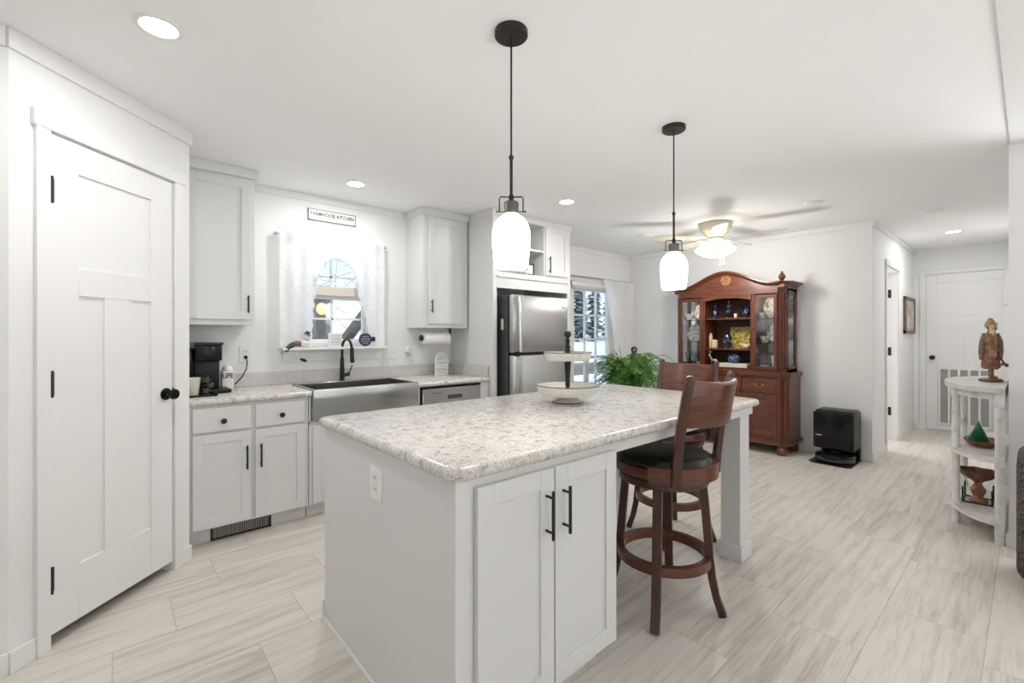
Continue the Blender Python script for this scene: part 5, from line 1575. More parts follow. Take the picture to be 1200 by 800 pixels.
for z in GSZ:
    MB().box(UX + 0.035, HXB - 0.02, UY0 + 0.03, SB[0] - 0.012, z, z + 0.007).build('glass_shelf', M_CLEAR, t)
    MB().box(UX + 0.035, HXB - 0.02, SB[1] + 0.012, UY1 - 0.03, z, z + 0.007).build('glass_shelf', M_CLEAR, t)
for (a, b_, kn) in ((UY0 + 0.078, SB[0] - 0.002, 1), (SB[1] + 0.002, UY1 - 0.078, -1)):
    d_ = MB()
    z0, z1, fr = UZ0 + 0.025, UZ1 - 0.07, 0.032
    d_.box(UX - 0.016, UX + 0.002, a, a + fr, z0, z1, 0.003).box(UX - 0.016, UX + 0.002, b_ - fr, b_, z0, z1, 0.003).box(UX - 0.016, UX + 0.002, a + fr, b_ - fr, z0, z0 + fr, 0.003).box(UX - 0.016, UX + 0.002, a + fr, b_ - fr, z1 - fr, z1, 0.003)
    do = d_.build('glass_door', M_WOODH, t)
    MB().box(UX - 0.008, UX - 0.005, a + fr - .003, b_ - fr + .003, z0 + fr - .003, z1 - fr + .003).build('pane', M_CABGLASS, do)
    MB().ball((UX - 0.024, (b_ - 0.016) if kn > 0 else (a + 0.016), 1.36), 0.009).build('knob', M_BRASS, do)
for (y, s) in ((UY0 + 0.009, 1), (UY1 - 0.012, -1)):
    MB().box(UX + 0.10, HXB - 0.05, y, y + 0.003, UZ0 + 0.05, UZ1 - 0.06).build('side_pane', M_CABGLASS, t)
# puck lights inside the glazed bays
for y in ((UY0 + SB[0]) / 2 + 0.02, (UY1 + SB[1]) / 2 - 0.02):
    MB().lathe([(0, 0), (0.030, 0), (0.032, -0.004), (0.028, -0.012), (0, -0.013)], (5.52, y, UZ1 - 0.030), 24).build('puck_light', M_WHPL, t)
    l = bpy.data.lights.new('hutch_puck_glow', 'AREA')
    l.shape = 'DISK'
    l.size = 0.05
    l.energy = 0.55
    l.color = (1.0, 0.93, 0.82)
    lo_ = bpy.data.objects.new('hutch_puck_glow', l)
    COL.objects.link(lo_)
    lo_.location = (5.52, y, UZ1 - 0.046)
# frieze with a shaped lower edge over the open bay, and the arched pediment
fr_ = [(UY0 + 0.07, 1.745), (SB[0] + .012, 1.745)]
n = 14
for i in range(n + 1):
    u = i / n
    fr_.append((SB[0] + .012 + (SB[1] - SB[0] - .024) * u, 1.680 + 0.035 * math.sin(PI * u) ** 0.7 if 0 < u < 1 else 1.680))
fr_ += [(SB[1] - .012, 1.745), (UY1 - 0.07, 1.745), (UY1 - 0.07, 1.83), (UY0 + 0.07, 1.83)]
MB().prism(fr_, 'X', UX - 0.014, UX + 0.012).build('frieze', M_WOODHX, t)
CY0, CY1 = UY0 - 0.075, UY1 + 0.075
def crown_top(y):
    d_ = abs(y - HC)
    if d_ < 0.50:
        return 1.868 + 0.162 * (0.5 + 0.5 * math.cos(PI * d_ / 0.50)) ** 0.85
    return 1.868
ped = [(CY0 + 0.08, 1.80), (CY1 - 0.08, 1.80)]
N = 40
up = [(CY1 - 0.08 - (CY1 - CY0 - 0.16) * i / N) for i in range(N + 1)]
ped = [(CY0 + 0.08, 1.80), (CY1 - 0.08, 1.80)] + [(y, crown_top(y) - 0.03) for y in up]
MB().prism(ped, 'X', UX - 0.012, UX + 0.012).build('pediment', M_WOODHX, t)
# crown moulding swept along the arched top and round the sides
cm = MB()
def sweep(path, prof_dirs):
    rings_ = []
    for (p_, out) in path:
        rings_.append([cm.bm.verts.new(p_ + out * o + Vector((0, 0, z))) for (o, z) in prof_dirs])
    for a, b_ in zip(rings_, rings_[1:]):
        k_ = len(a)
        for i in range(k_):
            cm.bm.faces.new((a[i], a[(i + 1) % k_], b_[(i + 1) % k_], b_[i]))
    cm.bm.faces.new(rings_[0])
    cm.bm.faces.new(rings_[-1][::-1])
prof = [(-0.02, -0.045), (0.008, -0.042), (0.020, -0.030), (0.050, -0.010), (0.062, -0.004), (0.062, 0.012), (-0.02, 0.012)]
path = [(Vector((HXB, UY0, 1.855)), Vector((0, -1, 0))), (Vector((UX + 0.075, UY0, 1.855)), Vector((-0.38, -1, 0))), (Vector((UX, UY0 + 0.075, 1.855)), Vector((-1, -0.38, 0)))]
ya, yb = UY0 + 0.075, UY1 - 0.075
for i in range(1, 48):
    y = ya + (yb - ya) * i / 48
    path.append((Vector((UX, y, crown_top(y) - 0.013)), Vector((-1, 0, 0))))
path += [(Vector((UX, yb, 1.855)), Vector((-1, 0.38, 0))), (Vector((UX + 0.075, UY1, 1.855)), Vector((-0.38, 1, 0))), (Vector((HXB, UY1, 1.855)), Vector((0, 1, 0)))]
sweep(path, prof)
cm.build('crown_moulding', M_WOODH, t)
MB().prism(oct_plan(UX - 0.01, UY0 - 0.005, UY1 + 0.005, 0.078), 'Z', 1.79, 1.822).build('cornice', M_WOODHX, t)
MB().prism(oct_plan(UX + 0.03, UY0 + 0.03, UY1 - 0.03, 0.07), 'Z', 1.822, 1.86).build('roof_board', M_WOODHX, t)
MB().lathe([(0, 0), (0.060, 0), (0.060, 0.004), (0, 0.005)], (UX - 0.012, HC - 0.01, 1.925), 32, R_MX, 1.0, 1.0).build('inlay_medallion', M_INLAY, t)
MB().lathe([(0, 0), (0.030, 0), (0.032, 0.008), (0.018, 0.016), (0.022, 0.028), (0.034, 0.045), (0.036, 0.06), (0.026, 0.082), (0.014, 0.095), (0.012, 0.112), (0, 0.118)], (5.47, UY0 + 0.055, 1.865), 20).build('finial', M_WOODH, t)
MB().lathe([(0, 0), (0.030, 0), (0.032, 0.008), (0.018, 0.016), (0.022, 0.028), (0.034, 0.045), (0.036, 0.06), (0.026, 0.082), (0.014, 0.095), (0.012, 0.112), (0, 0.118)], (5.47, UY1 - 0.055, 1.865), 20).build('finial', M_WOODH, t)

# what the hutch holds
def vase(prof_, x, y, z, mat_, label, name='vase', cat='vase', extra=None):
    t = thing(name, label, cat, (x, y, z))
    MB().lathe(prof_, (x, y, z), 24).build('body', mat_, t)
    if extra:
        extra(t, x, y, z)
    return t
z1_ = SHZ[1] + 0.0188
z0_ = SHZ[0] + 0.0188
zb_ = UZ0 + 0.0288
vx = 5.52
vase([(0, 0), (0.030, 0), (0.042, 0.02), (0.046, 0.05), (0.036, 0.085), (0.014, 0.11), (0.011, 0.165), (0.018, 0.185), (0.015, 0.186), (0.009, 0.165), (0, 0.16)], vx, 2.530, z1_, M_COBALT, 'cobalt bottle-necked vase at the left of the hutch top shelf')
vase([(0, 0), (0.030, 0), (0.032, 0.012), (0.020, 0.03), (0.034, 0.055), (0.034, 0.08), (0.018, 0.10), (0.030, 0.125), (0.026, 0.15), (0.012, 0.165), (0.010, 0.20), (0, 0.205)], vx, 2.370, z1_, M_COBALT, 'tall cobalt double-bulb bottle in the middle of the hutch top shelf')
def jug_extra(t, x, y, z):
    MB().tube([(x, y - 0.045, z + 0.03), (x, y - 0.078, z + 0.05), (x, y - 0.074, z + 0.095), (x, y - 0.030, z + 0.105)], 0.007, 8).build('handle', M_COBALT, t)
    MB().cyl((x, y + 0.03, z + 0.07), (x, y + 0.075, z + 0.105), 0.016, 0.010, 12).build('spout', M_COBALT, t)
vase([(0, 0), (0.036, 0), (0.056, 0.025), (0.060, 0.055), (0.045, 0.085), (0.026, 0.10), (0.026, 0.115), (0.018, 0.122), (0, 0.13)], vx, 2.165, z1_, M_COBALT, 'round cobalt jug at the right of the hutch top shelf', 'jug', 'jug', jug_extra)
vase([(0, 0), (0.014, 0), (0.018, 0.03), (0.017, 0.05), (0.014, 0.05), (0.013, 0.006), (0, 0.006)], vx - 0.04, 2.275, z1_, M_WHGLAZE, 'small white thimble cup beside the cobalt jug on the hutch', 'small_cup', 'cup')
vase([(0, 0), (0.030, 0), (0.034, 0.008), (0.048, 0.06), (0.052, 0.11), (0.042, 0.155), (0.026, 0.172), (0.030, 0.186), (0.026, 0.188), (0.02, 0.172), (0, 0.17)], 5.47, 2.365, z0_, M_COBALT, 'dark blue ovoid vase before the gilt plaque on the hutch middle shelf')
t = thing('gilt_plaque', 'square gilt relief plaque leaning on the hutch middle shelf', 'plaque', (5.66, 2.27, z0_))
g = MB()
g.wedge([(5.60, 2.175, z0_), (5.60, 2.405, z0_), (5.615, 2.405, z0_), (5.615, 2.175, z0_), (5.66, 2.175, z0_ + 0.255), (5.66, 2.405, z0_ + 0.255), (5.675, 2.405, z0_ + 0.255), (5.675, 2.175, z0_ + 0.255)])
g.build('panel', M_GOLDBOX, t)
g = MB()
rnd = random.Random(4)
for i in range(26):
    u, v = rnd.uniform(.08, .92), rnd.uniform(.08, .92)
    g.ball((5.602 + 0.06 * v - .004, 2.175 + 0.23 * u, z0_ + 0.255 * v), rnd.uniform(0.010, 0.022), 0.45, 1, 1, 8, 6)
g.build('relief', M_GOLDBOX, t)
t = thing('ivory_figurine', 'ivory and gold castle-like figurine at the left of the hutch middle shelf', 'figurine', (vx, 2.55, z0_))
g = MB()
g.box(vx - 0.025, vx + 0.025, 2.505, 2.575, z0_, z0_ + 0.10, 0.006, 2).box(vx - 0.02, vx + 0.02, 2.570, 2.600, z0_, z0_ + 0.15, 0.006, 2)
g.lathe([(0.020, 0.145), (0.012, 0.170), (0, 0.185)], (vx, 2.585, z0_), 12)
g.lathe([(0, 0), (0.012, 0.0), (0.013, 0.05), (0.006, 0.065), (0, 0.07)], (vx - 0.03, 2.545, z0_), 10)
g.ball((vx - 0.03, 2.545, z0_ + 0.078), 0.011)
g.build('body', M_IVORY, t)
t = thing('lion_figurine', 'small ivory crouching figurine at the right of the hutch middle shelf', 'figurine', (5.48, 2.16, z0_))
MB().ball((5.48, 2.165, z0_ + 0.026), 0.030, 0.7, 1.5, 0.85).ball((5.475, 2.205, z0_ + 0.045), 0.020).ball((5.48, 2.125, z0_ + 0.040), 0.014, 1, 1, 1.6).build('body', M_IVORY, t)
t = thing('reindeer_figurine', 'silver reindeer figurine at the left of the hutch lower bay', 'figurine', (5.45, 2.52, zb_))
g = MB()
g.ball((5.45, 2.515, zb_ + 0.072), 0.030, 0.75, 1.5, 0.8)
for (dy, dx) in ((-0.03, -.012), (-0.03, .012), (0.028, -.012), (0.028, .012)):
    g.cyl((5.45 + dx, 2.515 + dy, zb_ + 0.065), (5.45 + dx, 2.515 + dy * 1.15, zb_), 0.007, 0.005, 8)
g.cyl((5.45, 2.545, zb_ + 0.085), (5.448, 2.565, zb_ + 0.125), 0.014, 0.010, 10)
g.ball((5.446, 2.575, zb_ + 0.133), 0.015, 0.8, 1.5, 0.9)
for s in (-1, 1):
    g.tube([(5.45, 2.566, zb_ + 0.143), (5.45 + s * 0.012, 2.560, zb_ + 0.17), (5.45 + s * 0.03, 2.575, zb_ + 0.195)], 0.0035, 6)
    g.tube([(5.45 + s * 0.012, 2.560, zb_ + 0.17), (5.45 + s * 0.022, 2.54, zb_ + 0.185)], 0.003, 6)
g.build('body', M_SILVER, t)
t = thing('cream_box', 'long flat cream box lying in the hutch lower bay', 'box', (5.47, 2.30, zb_))
MB().box(5.415, 5.60, 2.125, 2.455, zb_, zb_ + 0.042, 0.003).build('box', M_CREAMBOX, t)
MB().box(5.412, 5.603, 2.122, 2.458, zb_ + 0.028, zb_ + 0.045, 0.003).build('lid', M_CREAMBOX, t)
vase([(0, 0), (0.034, 0), (0.040, 0.010), (0.062, 0.040), (0.066, 0.062), (0.050, 0.085), (0.056, 0.100), (0.052, 0.101), (0.046, 0.085), (0.058, 0.06), (0, 0.02)], 5.50, 2.305, zb_ + 0.045, M_DELFT, 'round blue and white bowl standing on the cream box in the hutch', 'bowl', 'bowl')
# plates and glass behind the side doors
def plate(x, y, z, r, mat_, label):
    t = thing('display_plate', label, 'plate', (x, y, z))
    Rp = Matrix.Rotation(-PI / 2 + 0.20, 3, 'Y')
    c_ = Vector((x, y, z + r * math.cos(0.20) + .001))
    MB().lathe([(0, 0), (r * 0.62, 0), (r * 0.70, 0.006), (r * 0.97, 0.014), (r, 0.016), (r * 0.97, 0.018), (r * 0.68, 0.010), (r * 0.60, 0.004), (0, 0.004)], c_, 32, Rp).build('plate', mat_, t)
    MB().lathe([(r * 0.965, 0.016), (r * 1.0, 0.0185), (r * 0.99, 0.019), (r * .95, .0175)], c_, 32, Rp).build('rim', M_RUST, t)
    return t
zA, zB, zC = UZ0 + 0.0288, GSZ[0] + 0.0078, GSZ[1] + 0.0078
for (y, z, r, lab) in ((1.900, zC, 0.136, 'large floral plate behind the right hutch door on the top shelf'), (1.880, zB, 0.118, 'floral plate nearest the side on the middle shelf behind the right hutch door'),
                       (2.850, zB, 0.112, 'floral plate behind the left hutch door on the middle shelf'), (2.765, zC, 0.105, 'floral plate behind the left hutch door on the top shelf')):
    plate(5.66, y, z, r, M_FLORAL, lab)
for (x, y, z, r, h_, m_, lab, nm, cat) in ((5.53, 1.890, zC, 0.075, 0.075, M_FLORAL, 'floral bowl before the plate behind the right hutch door', 'bowl', 'bowl'),
                                       (5.53, 2.005, zC, 0.038, 0.060, M_FLORAL, 'floral cup on the top shelf behind the right hutch door', 'cup', 'cup'),
                                       (5.53, 1.975, zB, 0.055, 0.075, M_FLORAL, 'floral bowl on the middle shelf behind the right hutch door', 'bowl', 'bowl'),
                                       (5.53, 1.982, zA, 0.055, 0.040, M_WHGLAZE, 'white dish at the bottom behind the right hutch door', 'dish', 'dish'),
                                       (5.52, 1.870, zA, 0.032, 0.150, M_WHGLAZE, 'tall white tumbler at the bottom behind the right hutch door', 'tumbler', 'tumbler'),
                                       (5.53, 2.880, zC, 0.070, 0.075, M_WHGLAZE, 'white bowl on the top shelf behind the left hutch door', 'bowl', 'bowl'),
                                       (5.53, 2.720, zA, 0.052, 0.045, M_WHGLAZE, 'white dish at the bottom behind the left hutch door', 'dish', 'dish')):
    vase([(0, 0), (r * 0.5, 0), (r * 0.55, 0.006), (r * 0.9, h_ * 0.55), (r, h_), (r * 0.95, h_), (r * 0.84, h_ * 0.55), (r * 0.45, 0.010), (0, 0.010)], x, y, z, m_, lab, nm, cat)
for (y, z, lab) in ((2.900, zA, 'stemmed clear glass nearest the wall at the bottom behind the left hutch door'), (2.810, zA, 'stemmed clear glass next to the white dish behind the left hutch door'), (1.797, zA, 'stemmed clear glass at the bottom behind the right hutch door'), (2.715, zB, 'stemmed clear glass on the middle shelf behind the left hutch door')):
    vase([(0, 0), (0.030, 0), (0.030, 0.003), (0.005, 0.008), (0.004, 0.065), (0.026, 0.085), (0.032, 0.12), (0.028, 0.155), (0.026, 0.155), (0.030, 0.12), (0.023, 0.088), (0, 0.075)], 5.55, y, z, M_CLEAR, lab, 'stemmed_glass', 'glass')

# ------------------------------------------------------------------ robot vacuum dock
t = thing('vacuum_dock', 'tall black robot vacuum dock on the floor right of the hutch', 'vacuum dock', (5.58, 1.30, 0))
VX = 5.45
MB().box(VX, XF - 0.05, 1.135, 1.470, 0.13, 0.505, 0.010, 2).box(VX + 0.225, XF - 0.05, 1.135, 1.470, 0.02, 0.14, 0.004).build('tower', M_BLKPL, t)
MB().box(VX - 0.012, VX + 0.004, 1.150, 1.478, 0.138, 0.500, 0.006, 2).build('front_panel', M_BLKGLOSS, t)
MB().box(VX + 0.01, XF - 0.07, 1.145, 1.462, 0.500, 0.520, 0.008, 2).build('lid', M_BLKPL, t)
MB().box(VX + 0.05, VX + 0.09, 1.29, 1.36, 0.518, 0.528, 0.003).build('latch', M_DKGREY, t)
MB().prism([(5.30, 1.165), (5.30, 1.455), (5.34, 1.490), (XF - 0.06, 1.475), (XF - 0.06, 1.13), (5.34, 1.13)], 'Z', 0.001, 0.014).build('base_plate', M_BLKPL, t)
MB().box(VX - 0.0135, VX - 0.0115, 1.40, 1.455, 0.262, 0.270).build('badge', M_GRILLE, t)
t = thing('robot_vacuum', 'round black robot vacuum parked in the dock by the hutch', 'robot vacuum', (5.50, 1.30, 0.014))
MB().lathe([(0, 0), (0.150, 0), (0.166, 0.010), (0.168, 0.055), (0.160, 0.072), (0.145, 0.078), (0, 0.080)], (5.495, 1.300, 0.0148), 48).build('body', M_BLKGLOSS, t)
MB().lathe([(0, 0.078), (0.040, 0.078), (0.040, 0.098), (0.034, 0.103), (0, 0.104)], (5.52, 1.300, 0.0145), 28).build('sensor_turret', M_BLKPL, t)
MB().arcbar((5.50, 1.30, 0.0145), 0.166, 0.172, 0.015, 0.05, PI * 0.55, PI * 1.45, 24).build('bumper', M_DKGREY, t)

# ------------------------------------------------------------------ hall picture
t = thing('wall_picture', 'small framed landscape print on the hall wall before the far door', 'picture', (7.83, YH - .02, 1.54))
MB().box(7.49, 8.20, YH - 0.030, YH - 0.001, 1.305, 1.345, .003).box(7.49, 8.20, YH - 0.030, YH - 0.001, 1.735, 1.775, .003).box(7.49, 7.53, YH - 0.030, YH - 0.001, 1.305, 1.775, .003).box(8.16, 8.20, YH - 0.030, YH - 0.001, 1.305, 1.775, .003).build('frame', M_PFRAME, t)
MB().box(7.52, 8.17, YH - 0.020, YH - 0.004, 1.335, 1.745).build('print', M_PICT, t)

# ------------------------------------------------------------------ half-moon table and what stands on it
TX, TRX, TRY = 4.63, 0.60, 0.315
TY = YR + 0.013
def halfmoon(rx, ry, n=28):
    return [(TX - rx * math.cos(PI * i / n), TY + ry * math.sin(PI * i / n)) for i in range(n + 1)]
t = thing('halfmoon_table', 'whitewashed half-moon console table with two lower shelves by the right wall', 'table', (TX, 0.2, 0))
m = MB().prism(halfmoon(TRX, TRY), 'Z', 0.938, 0.962)
m.build('table_top', M_TABTOP, t)
MB().prism(halfmoon(TRX - 0.004, TRY - .002), 'Z', 0.930, 0.944).prism(halfmoon(TRX - 0.055, TRY - 0.045), 'Z', 0.885, 0.938).build('apron', M_WHWASH, t)
for z in (0.520, 0.140):
    MB().prism(halfmoon(TRX - 0.035, TRY - 0.02), 'Z', z - 0.022, z).build('shelf', M_TABTOP, t)
    MB().prism(halfmoon(TRX - 0.030, TRY - 0.016), 'Z', z - 0.027, z - 0.012).build('shelf_edge', M_WHWASH, t)
for (x, y) in ((4.085, TY + 0.024), (4.355, 0.335), (4.905, 0.335), (5.175, TY + 0.024)):
    l = MB()
    if y < 0.2:
        l.box(x - 0.024, x + 0.024, y - 0.022, y + 0.022, 0.84, 0.93, 0.002).box(x - 0.024, x + 0.024, y - 0.022, y + 0.022, 0.47, 0.54, 0.002).box(x - 0.024, x + 0.024, y - 0.022, y + 0.022, 0.06, 0.16, 0.002)
        prof_ = ((0.0, 0.018), (0.012, 0.023), (0.05, 0.023), (0.06, 0.019))
        l.cyl((x, y, 0.0), (x, y, 0.93), 0.021, seg=16)
    else:
        l.lathe([(0, 0), (0.021, 0), (0.023, 0.02), (0.020, 0.09), (0.025, 0.10), (0.025, 0.16), (0.020, 0.175), (0.023, 0.30), (0.020, 0.47), (0.025, 0.48), (0.025, 0.54), (0.020, 0.55), (0.023, 0.70), (0.020, 0.86), (0.026, 0.87), (0.026, 0.93), (0, 0.93)], (x, y, 0), 18)
    l.build('leg', M_WHWASH, t)
TZ = 0.962
# carved robed figurine
t = thing('robed_figurine', 'tall carved brown robed figurine with a sled on the half-moon table', 'figurine', (4.60, 0.205, TZ))
gx, gy = 4.600, 0.180
MB().lathe([(0, 0), (0.066, 0), (0.074, 0.006), (0.070, 0.016), (0.054, 0.022), (0, 0.023)], (gx, gy, TZ), 28, None, 1.25, 0.85).build('base', M_RUST, t)
b = MB()
b.lathe([(0, 0.085), (0.050, 0.086), (0.056, 0.10), (0.052, 0.15), (0.044, 0.20), (0.046, 0.25), (0.050, 0.295), (0.044, 0.325), (0.026, 0.345), (0.018, 0.355), (0.026, 0.368), (0.030, 0.388), (0.026, 0.408), (0.014, 0.420), (0, 0.423)], (gx, gy, TZ), 22, None, 0.86, 0.74)
for s in (-1, 1):
    b.cyl((gx + 0.014 * s, gy, TZ + 0.10), (gx + 0.014 * s, gy - 0.004, TZ + 0.02), 0.015, 0.013, 10)
    b.ball((gx + 0.014 * s, gy - 0.012, TZ + 0.030), 0.014, 0.9, 1.6, 0.7)
    b.tube([(gx + 0.038 * s, gy, TZ + 0.315), (gx + 0.054 * s, gy - 0.006, TZ + 0.265), (gx + 0.046 * s, gy - 0.022, TZ + 0.225), (gx + 0.026 * s, gy - 0.036, TZ + 0.215)], [0.017, 0.016, 0.013, 0.010], 10)
    b.ball((gx + 0.022 * s, gy - 0.038, TZ + 0.214), 0.011, u=10, v=8)
b.build('body', M_RESIN, t)
vn = Vector((-0.9, -0.25, 0)).normalized()          # he faces the kitchen
vs_ = Vector((-vn.y, vn.x, 0))
def fp(a, o, z):
    q_ = Vector((gx, gy, TZ + z)) + vs_ * a + vn * o
    return q_
m = MB()
m.bar([fp(0, 0.040, 0.335), fp(0, 0.044, 0.28), fp(0, 0.042, 0.22), fp(0, 0.046, 0.17)], [0.030, 0.038, 0.036, 0.034], 0.014, vs_)
m.build('robe_front', M_TAN, t)
MB().lathe([(0.030, 0.11), (0.058, 0.095), (0.060, 0.105), (0.056, 0.145), (0.050, 0.185), (0.034, 0.19)], (gx, gy, TZ), 22, None, 0.88, 0.80).build('skirt', M_REDBR, t)
h = MB()
h.tube([fp(0.030, 0.0, 0.335), fp(0.042, 0.005, 0.28), fp(0.045, 0.002, 0.21), fp(0.044, 0, 0.15)], [0.012, 0.017, 0.018, 0.013], 8)
h.tube([fp(-0.030, 0.0, 0.335), fp(-0.042, 0.005, 0.28), fp(-0.045, 0.002, 0.21), fp(-0.044, 0, 0.15)], [0.012, 0.017, 0.018, 0.013], 8)
h.tube([fp(0.03, -0.02, 0.32), fp(0.0, -0.042, 0.27), fp(0, -0.044, 0.20), fp(0.0, -0.040, 0.14)], [0.02, 0.024, 0.026, 0.02], 8)
h.build('fur_trim', M_GREYFUR, t)
h = MB()
h.ball(fp(0, 0.0, 0.392), 0.031, 1, 1, 1.05).cyl(fp(0, -.004, 0.41), fp(0, -0.01, 0.440), 0.026, 0.010, 14)
h.build('hood', M_TAN, t)
h = MB()
h.ball(fp(0, 0.023, 0.380), 0.014, 1, 1, 1.2).ball(fp(0, 0.036, 0.381), 0.004).tube([fp(0, 0.026, 0.370), fp(0, 0.036, 0.345), fp(0, 0.042, 0.312)], [0.014, 0.016, 0.006], 8)
h.build('face_and_beard', M_IVORY, t)
g = MB()
rnd = random.Random(21)
g.cyl((gx + 0.040, gy - 0.018, TZ + 0.29), (gx + 0.050, gy - 0.02, TZ + 0.40), 0.005, 0.003, 8)
for i in range(26):
    p_ = Vector((gx + 0.046, gy - 0.019, TZ + 0.345 + 0.05 * rnd.random()))
    g.cyl(p_, p_ + Vector((rnd.uniform(-.02, .035), rnd.uniform(-.02, .02), rnd.uniform(-.01, .03))), 0.003, 0.001, 5)
g.build('pine_sprig', M_DKGREEN, t)
g = MB()
for s in (-1, 1):
    g.tube([(gx + 0.035, gy - 0.03 + 0.022 * s, TZ + 0.15), (gx + 0.075, gy - 0.05 + 0.022 * s, TZ + 0.105), (gx + 0.125, gy - 0.07 + 0.022 * s, TZ + 0.110), (gx + 0.150, gy - 0.08 + 0.022 * s, TZ + 0.125)], 0.006, 8)
for k_ in range(4):
    u = k_ / 3
    g.box(gx + 0.055 + 0.07 * u, gx + 0.065 + 0.07 * u, gy - 0.075 - .02 * u, gy - 0.025 - .02 * u, TZ + 0.112, TZ + 0.124)
g.tube([(gx + 0.148, gy - 0.085, TZ + 0.125), (gx + 0.155, gy - 0.088, TZ + 0.06), (gx + 0.155, gy - 0.088, TZ + 0.002)], 0.0035, 6)
g.build('sled', M_TAN, t)
# dough bowl and ceramic tree on the middle shelf
t = thing('dough_bowl', 'long oval brown wooden bowl on the middle shelf of the half-moon table', 'bowl', (4.50, 0.22, 0.52))
MB().lathe([(0, 0), (0.60, 0), (0.78, 0.012), (1.0, 0.042), (0.95, 0.044), (0.72, 0.020), (0.5, 0.012), (0, 0.012)], (4.52, 0.215, 0.5205), 36, None, 0.135, 0.098).build('bowl', M_BROWNW, t)
t = thing('ceramic_tree', 'small green ceramic pine tree in the oval wooden bowl', 'ornament', (4.50, 0.235, 0.535))
prof_ = [(0, 0), (0.058, 0)]
for i in range(9):
    u = i / 9
    r_ = 0.060 * (1 - u) + 0.004
    prof_ += [(r_ * 1.06, 0.004 + 0.125 * u), (r_ * 0.72, 0.014 + 0.125 * u)]
prof_ += [(0.003, 0.14), (0, 0.146)]
f = MB().lathe(prof_, (4.50, 0.235, 0.5485), 26)
f.build('tree', M_PINE, t)
MB().cyl((4.50, 0.235, 0.5336), (4.50, 0.235, 0.550), 0.016, seg=14).build('trunk', M_RUST, t)
# brown pedestal bowl in a wire cradle on the lowest shelf
t = thing('pedestal_bowl', 'brown ruffled pedestal bowl on the lowest shelf of the half-moon table', 'bowl', (4.50, 0.22, 0.14))
pbx, pby = 4.475, 0.235
b = MB()
n = 40
rings_ = []
for (r_, z_, w_) in ((0.0, 0.150, 0), (0.045, 0.150, 0), (0.078, 0.168, 0.02), (0.098, 0.195, 0.06), (0.112, 0.212, 0.10), (0.108, 0.214, 0.10), (0.092, 0.195, 0.05), (0.06, 0.170, 0.0), (0.0, 0.162, 0)):
    if r_ == 0:
        rings_.append([b.bm.verts.new((pbx, pby, 0.1405 + z_))])
    else:
        rings_.append([b.bm.verts.new((pbx + r_ * (1 + w_ * math.sin(8 * 2 * PI * i / n)) * math.cos(2 * PI * i / n), pby + 0.95 * r_ * (1 + w_ * math.sin(8 * 2 * PI * i / n)) * math.sin(2 * PI * i / n), 0.1405 + z_)) for i in range(n)])
for a, c_ in zip(rings_, rings_[1:]):
    for i in range(n):
        j = (i + 1) % n
        if len(a) == 1:
            b.bm.faces.new((a[0], c_[j], c_[i]))
        elif len(c_) == 1:
            b.bm.faces.new((a[i], a[j], c_[0]))
        else:
            b.bm.faces.new((a[i], a[j], c_[j], c_[i]))
b.build('bowl', M_RUST, t)
MB().lathe([(0, 0), (0.048, 0), (0.050, 0.010), (0.036, 0.020), (0.026, 0.04), (0.038, 0.065), (0.040, 0.085), (0.024, 0.11), (0.020, 0.13), (0.040, 0.15), (0, 0.152)], (pbx, pby, 0.1405), 20).build('pedestal', M_RESIN, t)
t = thing('wire_cradle', 'dark wire stand round the pedestal bowl on the lowest table shelf', 'stand', (4.46, 0.22, 0.14))
for dy in (-0.07, 0.07):
    g = MB()
    g.tube([(pbx - 0.095, pby + dy, 0.1405 + 0.105), (pbx - 0.080, pby + dy, 0.1405 + 0.075), (pbx - 0.082, pby + dy, 0.1405 + 0.006), (pbx + 0.082, pby + dy, 0.1405 + 0.006), (pbx + 0.080, pby + dy, 0.1405 + 0.075), (pbx + 0.095, pby + dy, 0.1405 + 0.105)], 0.005, 8)
    g.build('side_wire', M_BLACK, t)
MB().cyl((pbx - 0.082, pby - 0.07, 0.1465), (pbx - 0.082, pby + 0.07, 0.1465), 0.005, seg=8).build('cross_wire', M_BLACK, t)
MB().cyl((pbx + 0.082, pby - 0.07, 0.1465), (pbx + 0.082, pby + 0.07, 0.1465), 0.005, seg=8).build('cross_wire', M_BLACK, t)

